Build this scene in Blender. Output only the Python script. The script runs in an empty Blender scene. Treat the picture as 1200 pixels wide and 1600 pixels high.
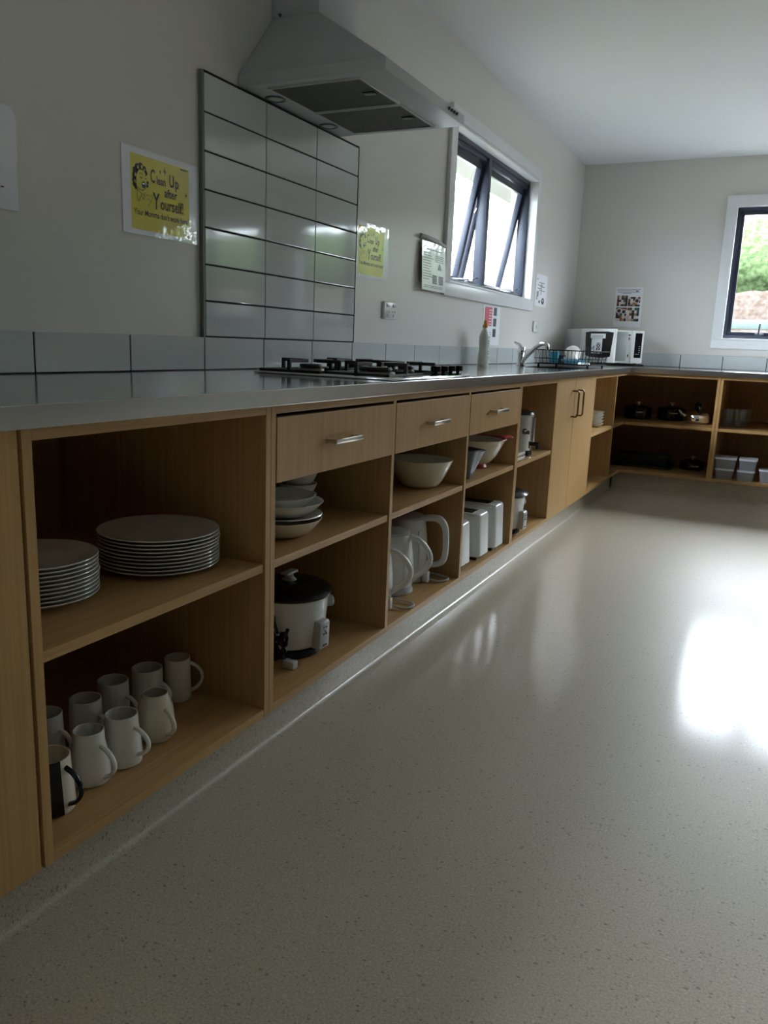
import bpy, bmesh, math, random
from mathutils import Vector, Matrix
random.seed(7)
PI = math.pi
sc = bpy.context.scene
COL = sc.collection

# ------------------------------------------------------------------ camera, world, exposure
F_PX = 1243.63
cam_d = bpy.data.cameras.new('camera'); cam = bpy.data.objects.new('camera', cam_d); COL.objects.link(cam)
cam_d.sensor_fit = 'HORIZONTAL'; cam_d.sensor_width = 36; cam_d.lens = F_PX * 36 / 1200
cam_d.clip_start = 0.02; cam_d.clip_end = 200
R_ = Vector((0.89642329, 0.44149498, 0.03882615)); U_ = Vector((-0.12621292, 0.17032243, 0.977272)); F_ = Vector((-0.42484772, 0.88094975, -0.20840336))
m = Matrix.Identity(4)
for i in range(3):
    m[i][0] = R_[i]; m[i][1] = U_[i]; m[i][2] = -F_[i]
m[0][3], m[1][3], m[2][3] = 1.52313, 0.0, 0.930977
cam.matrix_world = m
sc.camera = cam

WORLD_STRENGTH = 1.0
sc.view_settings.view_transform = 'Standard'; sc.view_settings.look = 'None'
sc.view_settings.gamma = 1.0; sc.view_settings.use_curve_mapping = False
sc.view_settings.exposure = 5.02
w = bpy.data.worlds.new('overcast_sky'); sc.world = w; w.use_nodes = True
nt = w.node_tree; nt.nodes.clear()
bg = nt.nodes.new('ShaderNodeBackground'); bg.inputs[1].default_value = WORLD_STRENGTH
wo = nt.nodes.new('ShaderNodeOutputWorld'); nt.links.new(bg.outputs[0], wo.inputs[0])
gn = nt.nodes.new('ShaderNodeTexCoord'); sp = nt.nodes.new('ShaderNodeSeparateXYZ'); rp = nt.nodes.new('ShaderNodeValToRGB')
nt.links.new(gn.outputs['Generated'], sp.inputs[0]); nt.links.new(sp.outputs[2], rp.inputs[0]); nt.links.new(rp.outputs[0], bg.inputs[0])
rp.color_ramp.elements[0].position = 0.02; rp.color_ramp.elements[0].color = (0.44, 0.49, 0.56, 1)
rp.color_ramp.elements[1].position = 0.85; rp.color_ramp.elements[1].color = (2.2, 2.32, 2.5, 1)

def portal(name, loc, rot, sx, sy):
    l = bpy.data.lights.new(name, 'AREA'); l.shape = 'RECTANGLE'; l.size = sx; l.size_y = sy
    l.cycles.is_portal = True
    o = bpy.data.objects.new(name, l); COL.objects.link(o); o.location = loc; o.rotation_euler = rot
portal('daylight_portal', (-0.2, 4.46, 1.59), (0, -PI/2, 0), 0.73, 1.42)      # left wall window
portal('daylight_portal', (-0.2, -1.15, 1.59), (0, -PI/2, 0), 0.73, 1.7)     # window added behind the camera to light the near floor
portal('daylight_portal', (1.83, 6.60, 1.51), (-PI/2, 0, 0), 1.46, 0.93)       # back wall window
portal('daylight_portal', (3.60, 6.60, 1.51), (-PI/2, 0, 0), 1.20, 0.93)

# ------------------------------------------------------------------ materials
def srgb(r, g, b):
    f = lambda c: ((c/255+0.055)/1.055)**2.4 if c/255 > 0.04045 else c/255/12.92
    return (f(r), f(g), f(b), 1)
MATS = {}
def mat(name, col, rough=0.5, metal=0.0, spec=0.5, coat=0.0, coat_r=0.1, trans=0.0, bump=None, noise=None, ior=1.45):
    if name in MATS: return MATS[name]
    mt = bpy.data.materials.new(name); mt.use_nodes = True; t = mt.node_tree; b = t.nodes['Principled BSDF']
    b.inputs['Base Color'].default_value = col; b.inputs['Roughness'].default_value = rough
    b.inputs['Metallic'].default_value = metal; b.inputs['Specular IOR Level'].default_value = spec
    b.inputs['Coat Weight'].default_value = coat; b.inputs['Coat Roughness'].default_value = coat_r
    b.inputs['Transmission Weight'].default_value = trans; b.inputs['IOR'].default_value = ior
    tc = t.nodes.new('ShaderNodeTexCoord')
    if noise:    # (scale vec, amount, detail) : multiplies the colour a little
        mp = t.nodes.new('ShaderNodeMapping'); mp.inputs['Scale'].default_value = noise[0]
        n = t.nodes.new('ShaderNodeTexNoise'); n.inputs['Scale'].default_value = 1.0; n.inputs['Detail'].default_value = noise[2]
        t.links.new(tc.outputs['Object'], mp.inputs[0]); t.links.new(mp.outputs[0], n.inputs[0])
        r = t.nodes.new('ShaderNodeValToRGB'); a = noise[1]
        r.color_ramp.elements[0].position = 0.3; r.color_ramp.elements[1].position = 0.7
        r.color_ramp.elements[0].color = tuple(c*(1-a) for c in col[:3]) + (1,)
        r.color_ramp.elements[1].color = tuple(min(1, c*(1+a)) for c in col[:3]) + (1,)
        t.links.new(n.outputs[0], r.inputs[0]); t.links.new(r.outputs[0], b.inputs['Base Color'])
    if bump:     # (scale vec, strength, distance)
        mp = t.nodes.new('ShaderNodeMapping'); mp.inputs['Scale'].default_value = bump[0]
        n = t.nodes.new('ShaderNodeTexNoise'); n.inputs['Scale'].default_value = 1.0; n.inputs['Detail'].default_value = 3
        t.links.new(tc.outputs['Object'], mp.inputs[0]); t.links.new(mp.outputs[0], n.inputs[0])
        bp = t.nodes.new('ShaderNodeBump'); bp.inputs['Strength'].default_value = bump[1]; bp.inputs['Distance'].default_value = bump[2]
        t.links.new(n.outputs[0], bp.inputs['Height']); t.links.new(bp.outputs[0], b.inputs['Normal'])
        if coat: t.links.new(bp.outputs[0], b.inputs['Coat Normal'])
    MATS[name] = mt
    return mt

def glass_mat(name, tint=(1, 1, 1), refl=1.0):
    mt = bpy.data.materials.new(name); mt.use_nodes = True; t = mt.node_tree; t.nodes.clear()
    o = t.nodes.new('ShaderNodeOutputMaterial'); mx = t.nodes.new('ShaderNodeMixShader'); tr = t.nodes.new('ShaderNodeBsdfTransparent')
    gl = t.nodes.new('ShaderNodeBsdfGlossy'); fr = t.nodes.new('ShaderNodeFresnel')
    gl.inputs['Roughness'].default_value = 0.02; tr.inputs[0].default_value = (*tint, 1); fr.inputs[0].default_value = 1.45
    ge = t.nodes.new('ShaderNodeNewGeometry'); iv = t.nodes.new('ShaderNodeMath'); iv.operation = 'SUBTRACT'; iv.inputs[0].default_value = 1.0
    pr = t.nodes.new('ShaderNodeMath'); pr.operation = 'MULTIPLY'
    t.links.new(ge.outputs['Backfacing'], iv.inputs[1]); t.links.new(iv.outputs[0], pr.inputs[0]); t.links.new(fr.outputs[0], pr.inputs[1])
    t.links.new(pr.outputs[0], mx.inputs[0]); t.links.new(tr.outputs[0], mx.inputs[1]); t.links.new(gl.outputs[0], mx.inputs[2]); t.links.new(mx.outputs[0], o.inputs[0])
    return mt

M_WALL = mat('wall_paint', srgb(214, 212, 207), 0.33, spec=0.5, bump=((60, 60, 60), 0.08, 0.002))
M_WALLD = mat('darkened_unseen_wall', srgb(84, 80, 74), 0.6)  # unseen right and front walls, set dark to cut bounced light
M_CEIL = mat('ceiling_paint', srgb(218, 221, 222), 0.7, spec=0.3)
M_TRIM = mat('white_gloss_paint', srgb(226, 228, 230), 0.3)
M_WOOD = mat('oak_laminate', srgb(182, 145, 95), 0.42, spec=0.4, noise=((150, 150, 2.5), 0.13, 4))
M_WOODH = mat('oak_laminate_lengthwise', srgb(182, 145, 95), 0.42, spec=0.4, noise=((150, 3, 150), 0.13, 4))
M_STEEL = mat('brushed_stainless', (0.60, 0.61, 0.62, 1), 0.12, metal=1.0, bump=((3, 400, 400), 0.03, 0.0005))
M_STEELE = mat('brushed_stainless_edge', (0.46, 0.46, 0.46, 1), 0.22, metal=1.0, bump=((400, 4, 400), 0.05, 0.0005))
M_CHROME = mat('chrome', (0.75, 0.76, 0.77, 1), 0.08, metal=1.0)
M_SATIN = mat('satin_metal', (0.62, 0.60, 0.57, 1), 0.28, metal=1.0)
M_TILE = mat('glazed_white_tile', srgb(196, 202, 203), 0.07, spec=0.6)
M_GROUT = mat('dark_grout', srgb(22, 24, 24), 0.8)
M_TILEEDGE = mat('tile_edge_trim', srgb(120, 124, 118), 0.5)
M_CHINA = mat('white_china', srgb(225, 224, 216), 0.14, spec=0.5)
M_CHINAC = mat('cream_china', srgb(222, 214, 196), 0.16, spec=0.5)
M_BLACKC = mat('black_glaze', srgb(20, 20, 24), 0.12)
M_WPLAST = mat('white_plastic', srgb(222, 224, 222), 0.22)
M_GPLAST = mat('pale_grey_plastic', srgb(180, 182, 182), 0.35)
M_BPLAST = mat('black_plastic', srgb(16, 16, 18), 0.22)
M_DGREY = mat('dark_grey_plastic', srgb(72, 76, 84), 0.28)
M_PINK = mat('pink_plastic', srgb(214, 92, 110), 0.3)
M_RED = mat('red_plastic', srgb(176, 30, 34), 0.3)
M_IRON = mat('cast_iron', srgb(20, 20, 21), 0.45)
M_HOOD = mat('white_powder_coat', srgb(178, 184, 188), 0.32)
M_FILTER = mat('filter_mesh', srgb(58, 57, 50), 0.5, metal=0.4, bump=((500, 500, 10), 0.5, 0.002))
M_ALU = mat('charcoal_aluminium', srgb(48, 54, 68), 0.35, metal=0.2)
M_PAPER = mat('paper', srgb(232, 233, 238), 0.6)
M_LAM = mat('laminated_sheet', srgb(226, 228, 236), 0.3, coat=1.0, coat_r=0.05, bump=((14, 14, 9), 0.22, 0.010))
M_YEL = mat('yellow_print', srgb(214, 200, 34), 0.4, coat=1.0, coat_r=0.05, bump=((14, 14, 9), 0.22, 0.010))
M_INK = mat('black_ink', srgb(16, 14, 12), 0.4, coat=0.6, coat_r=0.06)
M_GINK = mat('grey_ink', srgb(120, 122, 128), 0.6)
M_GLASSD = glass_mat('drinking_glass', (0.93, 0.95, 0.96))
def faint(mt, k):
    t = mt.node_tree; o = [n for n in t.nodes if n.type == 'OUTPUT_MATERIAL'][0]; src = o.inputs[0].links[0].from_socket
    d = t.nodes.new('ShaderNodeBsdfDiffuse'); d.inputs[0].default_value = (0.8, 0.82, 0.85, 1); mx = t.nodes.new('ShaderNodeMixShader'); mx.inputs[0].default_value = k
    t.links.new(src, mx.inputs[1]); t.links.new(d.outputs[0], mx.inputs[2]); t.links.new(mx.outputs[0], o.inputs[0])
faint(M_GLASSD, 0.07)  # pale diffuse mixed into the clear glass, standing in for faint glints
M_PANE = glass_mat('window_glass', (0.96, 0.98, 0.98))
def tub_mat():
    mt = mat('frosted_tub_plastic', srgb(206, 212, 226), 0.35)
    t = mt.node_tree; b = t.nodes['Principled BSDF']; o = t.nodes['Material Output']
    mx = t.nodes.new('ShaderNodeMixShader'); tr = t.nodes.new('ShaderNodeBsdfTransparent'); mx.inputs[0].default_value = 0.42
    t.links.new(tr.outputs[0], mx.inputs[1]); t.links.new(b.outputs[0], mx.inputs[2]); t.links.new(mx.outputs[0], o.inputs[0])
    return mt
M_TUB = tub_mat()
M_TUBLID = mat('tub_lid_plastic', srgb(214, 220, 236), 0.3)

def floor_mat():
    mt = mat('speckled_vinyl', srgb(184, 175, 156), 0.30, spec=0.5)
    t = mt.node_tree; b = t.nodes['Principled BSDF']; tc = t.nodes.new('ShaderNodeTexCoord')
    base = srgb(184, 175, 156)
    def L(a, c): t.links.new(a, c)
    n1 = t.nodes.new('ShaderNodeTexNoise'); n1.inputs['Scale'].default_value = 260; n1.inputs['Detail'].default_value = 2
    r1 = t.nodes.new('ShaderNodeValToRGB'); r1.color_ramp.elements[0].position = 0.36; r1.color_ramp.elements[1].position = 0.64
    r1.color_ramp.elements[0].color = tuple(c*0.84 for c in base[:3])+(1,); r1.color_ramp.elements[1].color = tuple(c*1.12 for c in base[:3])+(1,)
    L(tc.outputs['Object'], n1.inputs[0]); L(n1.outputs[0], r1.inputs[0])
    prev = r1.outputs[0]
    for scale, thr, colr, seed in ((60, 0.17, srgb(104, 92, 76), 0), (64, 0.17, srgb(208, 198, 180), 9), (120, 0.22, srgb(126, 116, 102), 31)):
        mp = t.nodes.new('ShaderNodeMapping'); mp.inputs['Location'].default_value = (seed, seed*1.7, 0); mp.inputs['Scale'].default_value = (1, 1.5, 1)
        v = t.nodes.new('ShaderNodeTexVoronoi'); v.inputs['Scale'].default_value = scale
        nn = t.nodes.new('ShaderNodeTexNoise'); nn.inputs['Scale'].default_value = 14
        L(tc.outputs['Object'], mp.inputs[0]); L(mp.outputs[0], v.inputs[0]); L(mp.outputs[0], nn.inputs[0])
        ml = t.nodes.new('ShaderNodeMath'); ml.operation = 'MULTIPLY'; ml.inputs[1].default_value = 2*thr; L(nn.outputs[0], ml.inputs[0])
        lt = t.nodes.new('ShaderNodeMath'); lt.operation = 'LESS_THAN'; L(v.outputs['Distance'], lt.inputs[0]); L(ml.outputs[0], lt.inputs[1])
        # keep only some cells
        cs = t.nodes.new('ShaderNodeSeparateColor'); L(v.outputs['Color'], cs.inputs[0])
        gt = t.nodes.new('ShaderNodeMath'); gt.operation = 'GREATER_THAN'; gt.inputs[1].default_value = 0.6; L(cs.outputs[0], gt.inputs[0])
        mu = t.nodes.new('ShaderNodeMath'); mu.operation = 'MULTIPLY'; L(lt.outputs[0], mu.inputs[0]); L(gt.outputs[0], mu.inputs[1])
        fa = t.nodes.new('ShaderNodeMath'); fa.operation = 'MULTIPLY'; fa.inputs[1].default_value = 0.6; L(mu.outputs[0], fa.inputs[0])
        mx = t.nodes.new('ShaderNodeMix'); mx.data_type = 'RGBA'; L(fa.outputs[0], mx.inputs[0]); L(prev, mx.inputs[6]); mx.inputs[7].default_value = colr
        prev = mx.outputs[2]
    L(prev, b.inputs['Base Color'])
    b.inputs['Coat Weight'].default_value = 0.40; b.inputs['Coat Roughness'].default_value = 0.045; b.inputs['Roughness'].default_value = 0.42
    n2 = t.nodes.new('ShaderNodeTexNoise'); n2.inputs['Scale'].default_value = 420; n2.inputs['Detail'].default_value = 2
    n3 = t.nodes.new('ShaderNodeTexNoise'); n3.inputs['Scale'].default_value = 7; n3.inputs['Detail'].default_value = 2
    L(tc.outputs['Object'], n2.inputs[0]); L(tc.outputs['Object'], n3.inputs[0])
    b1 = t.nodes.new('ShaderNodeBump'); b1.inputs['Strength'].default_value = 0.06; b1.inputs['Distance'].default_value = 0.002
    b2 = t.nodes.new('ShaderNodeBump'); b2.inputs['Strength'].default_value = 0.06; b2.inputs['Distance'].default_value = 0.004
    L(n2.outputs[0], b1.inputs['Height']); L(n3.outputs[0], b2.inputs['Height']); L(b1.outputs[0], b2.inputs['Normal'])
    L(b2.outputs[0], b.inputs['Normal']); L(b2.outputs[0], b.inputs['Coat Normal'])
    return mt
M_FLOOR = floor_mat()

# ------------------------------------------------------------------ mesh helpers
class MB:
    """collects shapes into one bmesh; mats is the list of materials the indices point at"""
    def __init__(s): s.bm = bmesh.new()
    def _merge(s, b2, mi=0):
        for f in b2.faces: f.material_index = mi
        me = bpy.data.meshes.new('tmp'); b2.to_mesh(me); b2.free(); s.bm.from_mesh(me); bpy.data.meshes.remove(me)
        return s
    def box(s, x0, x1, y0, y1, z0, z1, bev=0.0, mi=0, seg=2, M=None):
        b = bmesh.new(); r = bmesh.ops.create_cube(b, size=1)
        for v in b.verts: v.co = Vector((x0+(v.co.x+.5)*(x1-x0), y0+(v.co.y+.5)*(y1-y0), z0+(v.co.z+.5)*(z1-z0)))
        if bev: bmesh.ops.bevel(b, geom=list(b.edges), offset=bev, segments=seg, profile=0.5, affect='EDGES')
        if M is not None: bmesh.ops.transform(b, matrix=M, verts=b.verts)
        return s._merge(b, mi)
    def lathe(s, prof, c=(0, 0, 0), seg=40, mi=0, sx=1.0, sy=1.0, M=None, closed=False):
        b = bmesh.new(); rings = []
        for r, z in prof:
            if r < 1e-6: rings.append([b.verts.new((c[0], c[1], c[2]+z))])
            else: rings.append([b.verts.new((c[0]+sx*r*math.cos(2*PI*i/seg), c[1]+sy*r*math.sin(2*PI*i/seg), c[2]+z)) for i in range(seg)])
        pairs = list(zip(rings, rings[1:])) + ([(rings[-1], rings[0])] if closed else [])
        for a, d in pairs:
            for i in range(seg):
                j = (i+1) % seg
                q = [a[0]] if len(a) == 1 else [a[i], a[j]]
                p = [d[0]] if len(d) == 1 else [d[j], d[i]]
                if len(q)+len(p) > 2: b.faces.new(q+p)
        bmesh.ops.recalc_face_normals(b, faces=b.faces)
        if M is not None: bmesh.ops.transform(b, matrix=M, verts=b.verts)
        return s._merge(b, mi)
    def tube(s, pts, r, seg=10, mi=0, closed=False, sq=1.0, up=None, sm=0):
        pts = [Vector(p) for p in pts]; n = len(pts)
        rr = list(r) if hasattr(r, '__len__') else [r]*n
        if sm:                         # Catmull-Rom through the given points
            q, qr = [], []
            for i in range(n-1):
                p0, p1, p2, p3 = pts[max(i-1, 0)], pts[i], pts[i+1], pts[min(i+2, n-1)]
                for k in range(sm):
                    t = k/sm
                    q.append(0.5*((2*p1)+(p2-p0)*t+(2*p0-5*p1+4*p2-p3)*t*t+(3*p1-p0-3*p2+p3)*t**3)); qr.append(rr[i]+(rr[i+1]-rr[i])*t)
            q.append(pts[-1]); qr.append(rr[-1]); pts, rr, n = q, qr, len(q)
        b = bmesh.new(); rings = []
        prevn = None
        for i, p in enumerate(pts):
            if closed: t = pts[(i+1) % n]-pts[i-1]
            else: t = pts[min(i+1, n-1)]-pts[max(i-1, 0)]
            t.normalize()
            if prevn is None:
                ref = Vector(up) if up else (Vector((0, 0, 1)) if abs(t.z) < .9 else Vector((1, 0, 0)))
                nn = (ref-t*ref.dot(t)).normalized()
            else: nn = (prevn-t*prevn.dot(t)).normalized()
            prevn = nn; bi = t.cross(nn)
            rings.append([b.verts.new(p+nn*math.cos(2*PI*k/seg)*rr[i]*sq+bi*math.sin(2*PI*k/seg)*rr[i]) for k in range(seg)])
        rg = list(zip(rings, rings[1:])) + ([(rings[-1], rings[0])] if closed else [])
        for a, d in rg:
            for k in range(seg): b.faces.new([a[k], a[(k+1) % seg], d[(k+1) % seg], d[k]])
        if not closed: b.faces.new(list(reversed(rings[0]))); b.faces.new(rings[-1])
        bmesh.ops.recalc_face_normals(b, faces=b.faces)
        return s._merge(b, mi)
    def prism(s, pts, ax, a0, a1, mi=0, bev=0, M=None):
        """polygon pts in the other two axes (in xyz order), extruded along ax from a0 to a1"""
        b = bmesh.new()
        def P(p, a):
            l = list(p); l.insert(ax, a); return l
        lo = [b.verts.new(P(p, a0)) for p in pts]; hi = [b.verts.new(P(p, a1)) for p in pts]
        b.faces.new(lo); b.faces.new(list(reversed(hi)))
        for i in range(len(pts)):
            j = (i+1) % len(pts); b.faces.new([lo[j], lo[i], hi[i], hi[j]])
        bmesh.ops.recalc_face_normals(b, faces=b.faces)
        if bev: bmesh.ops.bevel(b, geom=list(b.edges), offset=bev, segments=2, profile=0.5, affect='EDGES')
        if M is not None: bmesh.ops.transform(b, matrix=M, verts=b.verts)
        return s._merge(b, mi)
    def quads(s, pts3, mi=0):
        b = bmesh.new(); b.faces.new([b.verts.new(p) for p in pts3]); return s._merge(b, mi)
    def text(s, body, o, ud, vd, size, sx=1.0, mi=0, bold=0.0, align='LEFT'):
        cu = bpy.data.curves.new('t', 'FONT'); cu.body = body; cu.size = size; cu.offset = bold; cu.align_x = align; cu.resolution_u = 3
        ob = bpy.data.objects.new('t', cu); COL.objects.link(ob)
        dg = bpy.context.evaluated_depsgraph_get(); me = bpy.data.meshes.new_from_object(ob.evaluated_get(dg))
        bpy.data.objects.remove(ob); bpy.data.curves.remove(cu)
        b = bmesh.new(); b.from_mesh(me); bpy.data.meshes.remove(me)
        o = Vector(o); ud = Vector(ud); vd = Vector(vd)
        for v in b.verts: v.co = o+ud*(v.co.x*sx)+vd*v.co.y
        return s._merge(b, mi)
    def make(s, name, mats, smooth=True, angle=40, off=(0, 0, 0)):
        me = bpy.data.meshes.new(name)
        if any(off): bmesh.ops.translate(s.bm, vec=-Vector(off), verts=s.bm.verts)
        s.bm.to_mesh(me); s.bm.free()
        for mm in (mats if isinstance(mats, (list, tuple)) else [mats]): me.materials.append(mm)
        if smooth:
            for p in me.polygons: p.use_smooth = True
            me.set_sharp_from_angle(angle=math.radians(angle))
        return me

def tag(o, label=None, cat=None, group=None, kind=None):
    if label: o['label'] = label
    if cat: o['category'] = cat
    if group: o['group'] = group
    if kind: o['kind'] = kind
    return o
def thing(name, label, cat, loc=(0, 0, 0), group=None, rz=0, kind=None):
    o = bpy.data.objects.new(name, None); o.empty_display_size = 0.05; COL.objects.link(o)
    o.location = loc; o.rotation_euler.z = rz
    o['_o'] = 1; del o['_o']
    return tag(o, label, cat, group, kind)
ROOT = {}
def part(name, mb, mats, parent, world=True, smooth=True, angle=40, label=None):
    """one mesh object under parent; coordinates given in the world are shifted to the root's frame"""
    root = parent
    while root.parent: root = root.parent
    off = tuple(root.location) if world else (0, 0, 0)
    o = bpy.data.objects.new(name, mb.make(name, mats, smooth, angle, off)); COL.objects.link(o); o.parent = parent
    if label: o['label'] = label
    return o
def single(name, mb, mats, label, cat, loc=(0, 0, 0), group=None, kind=None, world=True, smooth=True, angle=40):
    o = bpy.data.objects.new(name, mb.make(name, mats, smooth, angle, loc if world else (0, 0, 0))); COL.objects.link(o); o.location = loc
    return tag(o, label, cat, group, kind)
def struct(name, mb, mats, parent=None, smooth=True, angle=40):
    o = bpy.data.objects.new(name, mb.make(name, mats, smooth, angle)); COL.objects.link(o)
    if parent: o.parent = parent
    else: o['kind'] = 'structure'
    return o
def copy_tree(o, parent=None):
    c = o.copy(); COL.objects.link(c); c.parent = parent
    for ch in list(o.children): copy_tree(ch, c)
    return c

# ------------------------------------------------------------------ room shell
XR, YB, YN, ZC, T = 6.00, 6.43, -4.0, 2.301, 0.16
WL = (3.752, 5.170, 1.228, 1.960)         # left window opening: y0 y1 z0 z1
WB = (1.096, 2.560, 1.046, 1.976)         # back window opening: x0 x1 z0 z1
WD = (-2.000, -0.300, 1.228, 1.960)       # unseen left opening, added behind the camera for floor light
WC = (3.000, 4.200, 1.046, 1.976)         # second back window
struct('floor', MB().box(-T, XR+T, YN-T, YB+T, -0.1, 0.0), M_FLOOR)
struct('ceiling', MB().box(-T, XR+T, YN-T, YB+T, ZC, ZC+0.1), M_CEIL)
def wall_x(x0, x1, ya, yb, holes):
    mb = MB(); y = ya
    for h in holes:
        mb.box(x0, x1, y, h[0], 0, ZC); mb.box(x0, x1, h[0], h[1], 0, h[2]); mb.box(x0, x1, h[0], h[1], h[3], ZC); y = h[1]
    mb.box(x0, x1, y, yb, 0, ZC); return mb
def wall_y(y0, y1, xa, xb, holes):
    mb = MB(); x = xa
    for h in holes:
        mb.box(x, h[0], y0, y1, 0, ZC); mb.box(h[0], h[1], y0, y1, 0, h[2]); mb.box(h[0], h[1], y0, y1, h[3], ZC); x = h[1]
    mb.box(x, xb, y0, y1, 0, ZC); return mb
struct('wall_left', wall_x(-T, 0, YN, YB, [WD, WL]), M_WALL, smooth=False)
struct('wall_back', wall_y(YB, YB+T, -T, XR+T, [WB, WC]), M_WALL, smooth=False)
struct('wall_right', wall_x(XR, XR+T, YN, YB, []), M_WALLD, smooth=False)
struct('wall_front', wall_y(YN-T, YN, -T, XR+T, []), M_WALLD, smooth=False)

def frame_yz(mb, x0, x1, a, wd, bev=0.002, mi=0):    # picture-frame of boards, outer rect a, width wd
    y0, y1, z0, z1 = a
    mb.box(x0, x1, y0, y1, z1-wd, z1, bev, mi); mb.box(x0, x1, y0, y1, z0, z0+wd, bev, mi)
    mb.box(x0, x1, y0, y0+wd, z0+wd, z1-wd, bev, mi); mb.box(x0, x1, y1-wd, y1, z0+wd, z1-wd, bev, mi)
def frame_xz(mb, y0, y1, a, wd, bev=0.002, mi=0):
    x0, x1, z0, z1 = a
    mb.box(x0, x1, y0, y1, z1-wd, z1, bev, mi); mb.box(x0, x1, y0, y1, z0, z0+wd, bev, mi)
    mb.box(x0, x0+wd, y0, y1, z0+wd, z1-wd, bev, mi); mb.box(x1-wd, x1, y0, y1, z0+wd, z1-wd, bev, mi)

# left window: white architrave and liner, charcoal frame, two awning sashes standing open
w1 = thing('window_1', None, None, (0, 0, 0), kind='structure')
y0, y1, z0, z1 = WL
mb = MB(); frame_yz(mb, 0.0, 0.020, (y0-0.062, y1+0.058, z0-0.062, z1+0.066), 0.062)
struct('window_trim', mb, M_TRIM, w1)
mb = MB(); frame_yz(mb, -0.10, 0.0195, (y0-0.001, y1+0.001, z0-0.001, z1+0.001), 0.012, 0.001)
struct('window_liner', mb, M_TRIM, w1)
fy0, fy1, fz0, fz1 = y0+0.011, y1-0.011, z0+0.011, z1-0.011
mb = MB(); frame_yz(mb, -0.095, -0.035, (fy0, fy1, fz0, fz1), 0.022, 0.002)
ym = 4.395
mb.box(-0.095, -0.035, ym-0.022, ym+0.022, fz0+0.02, fz1-0.02, 0.002)
mb.box(-0.095, -0.045, fy0+0.02, fy1-0.02, fz1-0.045, fz1-0.02, 0.002)
struct('window_frame', mb, M_ALU, w1)
for a, b_ in ((fy0+0.024, ym-0.024), (ym+0.024, fy1-0.024)):
    h = fz1-0.050-(fz0+0.024)
    piv = Vector((-0.075, 0, fz1-0.050)); ang = math.radians(11)
    # rotate about the y axis so the foot swings outward (-x)
    Mr = Matrix.Translation(piv) @ Matrix.Rotation(ang, 4, 'Y') @ Matrix.Translation(-piv)
    mb = MB(); x0s, x1s = -0.092, -0.060; zt, zb = fz1-0.050, fz0+0.024
    for bx in ((a, b_, zt-0.034, zt), (a, b_, zb, zb+0.034), (a, a+0.034, zb, zt), (b_-0.034, b_, zb, zt)):
        mb.box(x0s, x1s, bx[0], bx[1], bx[2], bx[3], 0.002, M=Mr)
    sash = struct('window_sash', mb, M_ALU, w1)
    mb = MB(); mb.box(-0.079, -0.074, a+0.03, b_-0.03, zb+0.03, zt-0.03, M=Mr); struct('window_pane', mb, M_PANE, sash)
    # winder stay and catch at the foot, friction stay at the far side
    mb = MB(); yc = b_-0.16
    mb.box(-0.060, -0.036, yc-0.05, yc+0.05, fz0+0.022, fz0+0.034, 0.003)
    mb.tube([(-0.045, yc-0.03, fz0+0.04), (-0.11, yc, fz0+0.045), (-0.18, yc+0.05, fz0+0.05)], 0.004, 6)
    mb.tube([(-0.045, yc+0.03, fz0+0.04), (-0.03, yc+0.05, fz0+0.055), (-0.03, yc+0.08, fz0+0.05)], 0.004, 6)
    struct('window_stay', mb, M_DGREY, sash)
    mb = MB(); mb.tube([(-0.060, b_+0.012, fz1-0.08), (-0.075, b_+0.010, fz1-0.30)], 0.004, 6)
    mb.tube([(-0.062, b_+0.010, fz1-0.22), (-0.105, b_+0.004, fz1-0.30)], 0.003, 6)
    struct('friction_hinge', mb, M_SATIN, sash)

# unseen shut window, added behind the camera to brighten the near floor
w4 = thing('window_4', None, None, (0, 0, 0), kind='structure')
y0, y1, z0, z1 = WD
mb = MB(); frame_yz(mb, 0.0, 0.020, (y0-0.062, y1+0.058, z0-0.062, z1+0.066), 0.062); struct('window_trim', mb, M_TRIM, w4)
mb = MB(); frame_yz(mb, -0.10, 0.0195, (y0-0.001, y1+0.001, z0-0.001, z1+0.001), 0.012, 0.001); struct('window_liner', mb, M_TRIM, w4)
mb = MB(); frame_yz(mb, -0.095, -0.035, (y0+0.011, y1-0.011, z0+0.011, z1-0.011), 0.04, 0.002); mb.box(-0.095, -0.035, (y0+y1)/2-0.03, (y0+y1)/2+0.03, z0+0.04, z1-0.04, 0.002)
struct('window_frame', mb, M_ALU, w4)
struct('window_pane', MB().box(-0.07, -0.065, y0+0.05, y1-0.05, z0+0.05, z1-0.05), M_PANE, w4)
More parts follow.
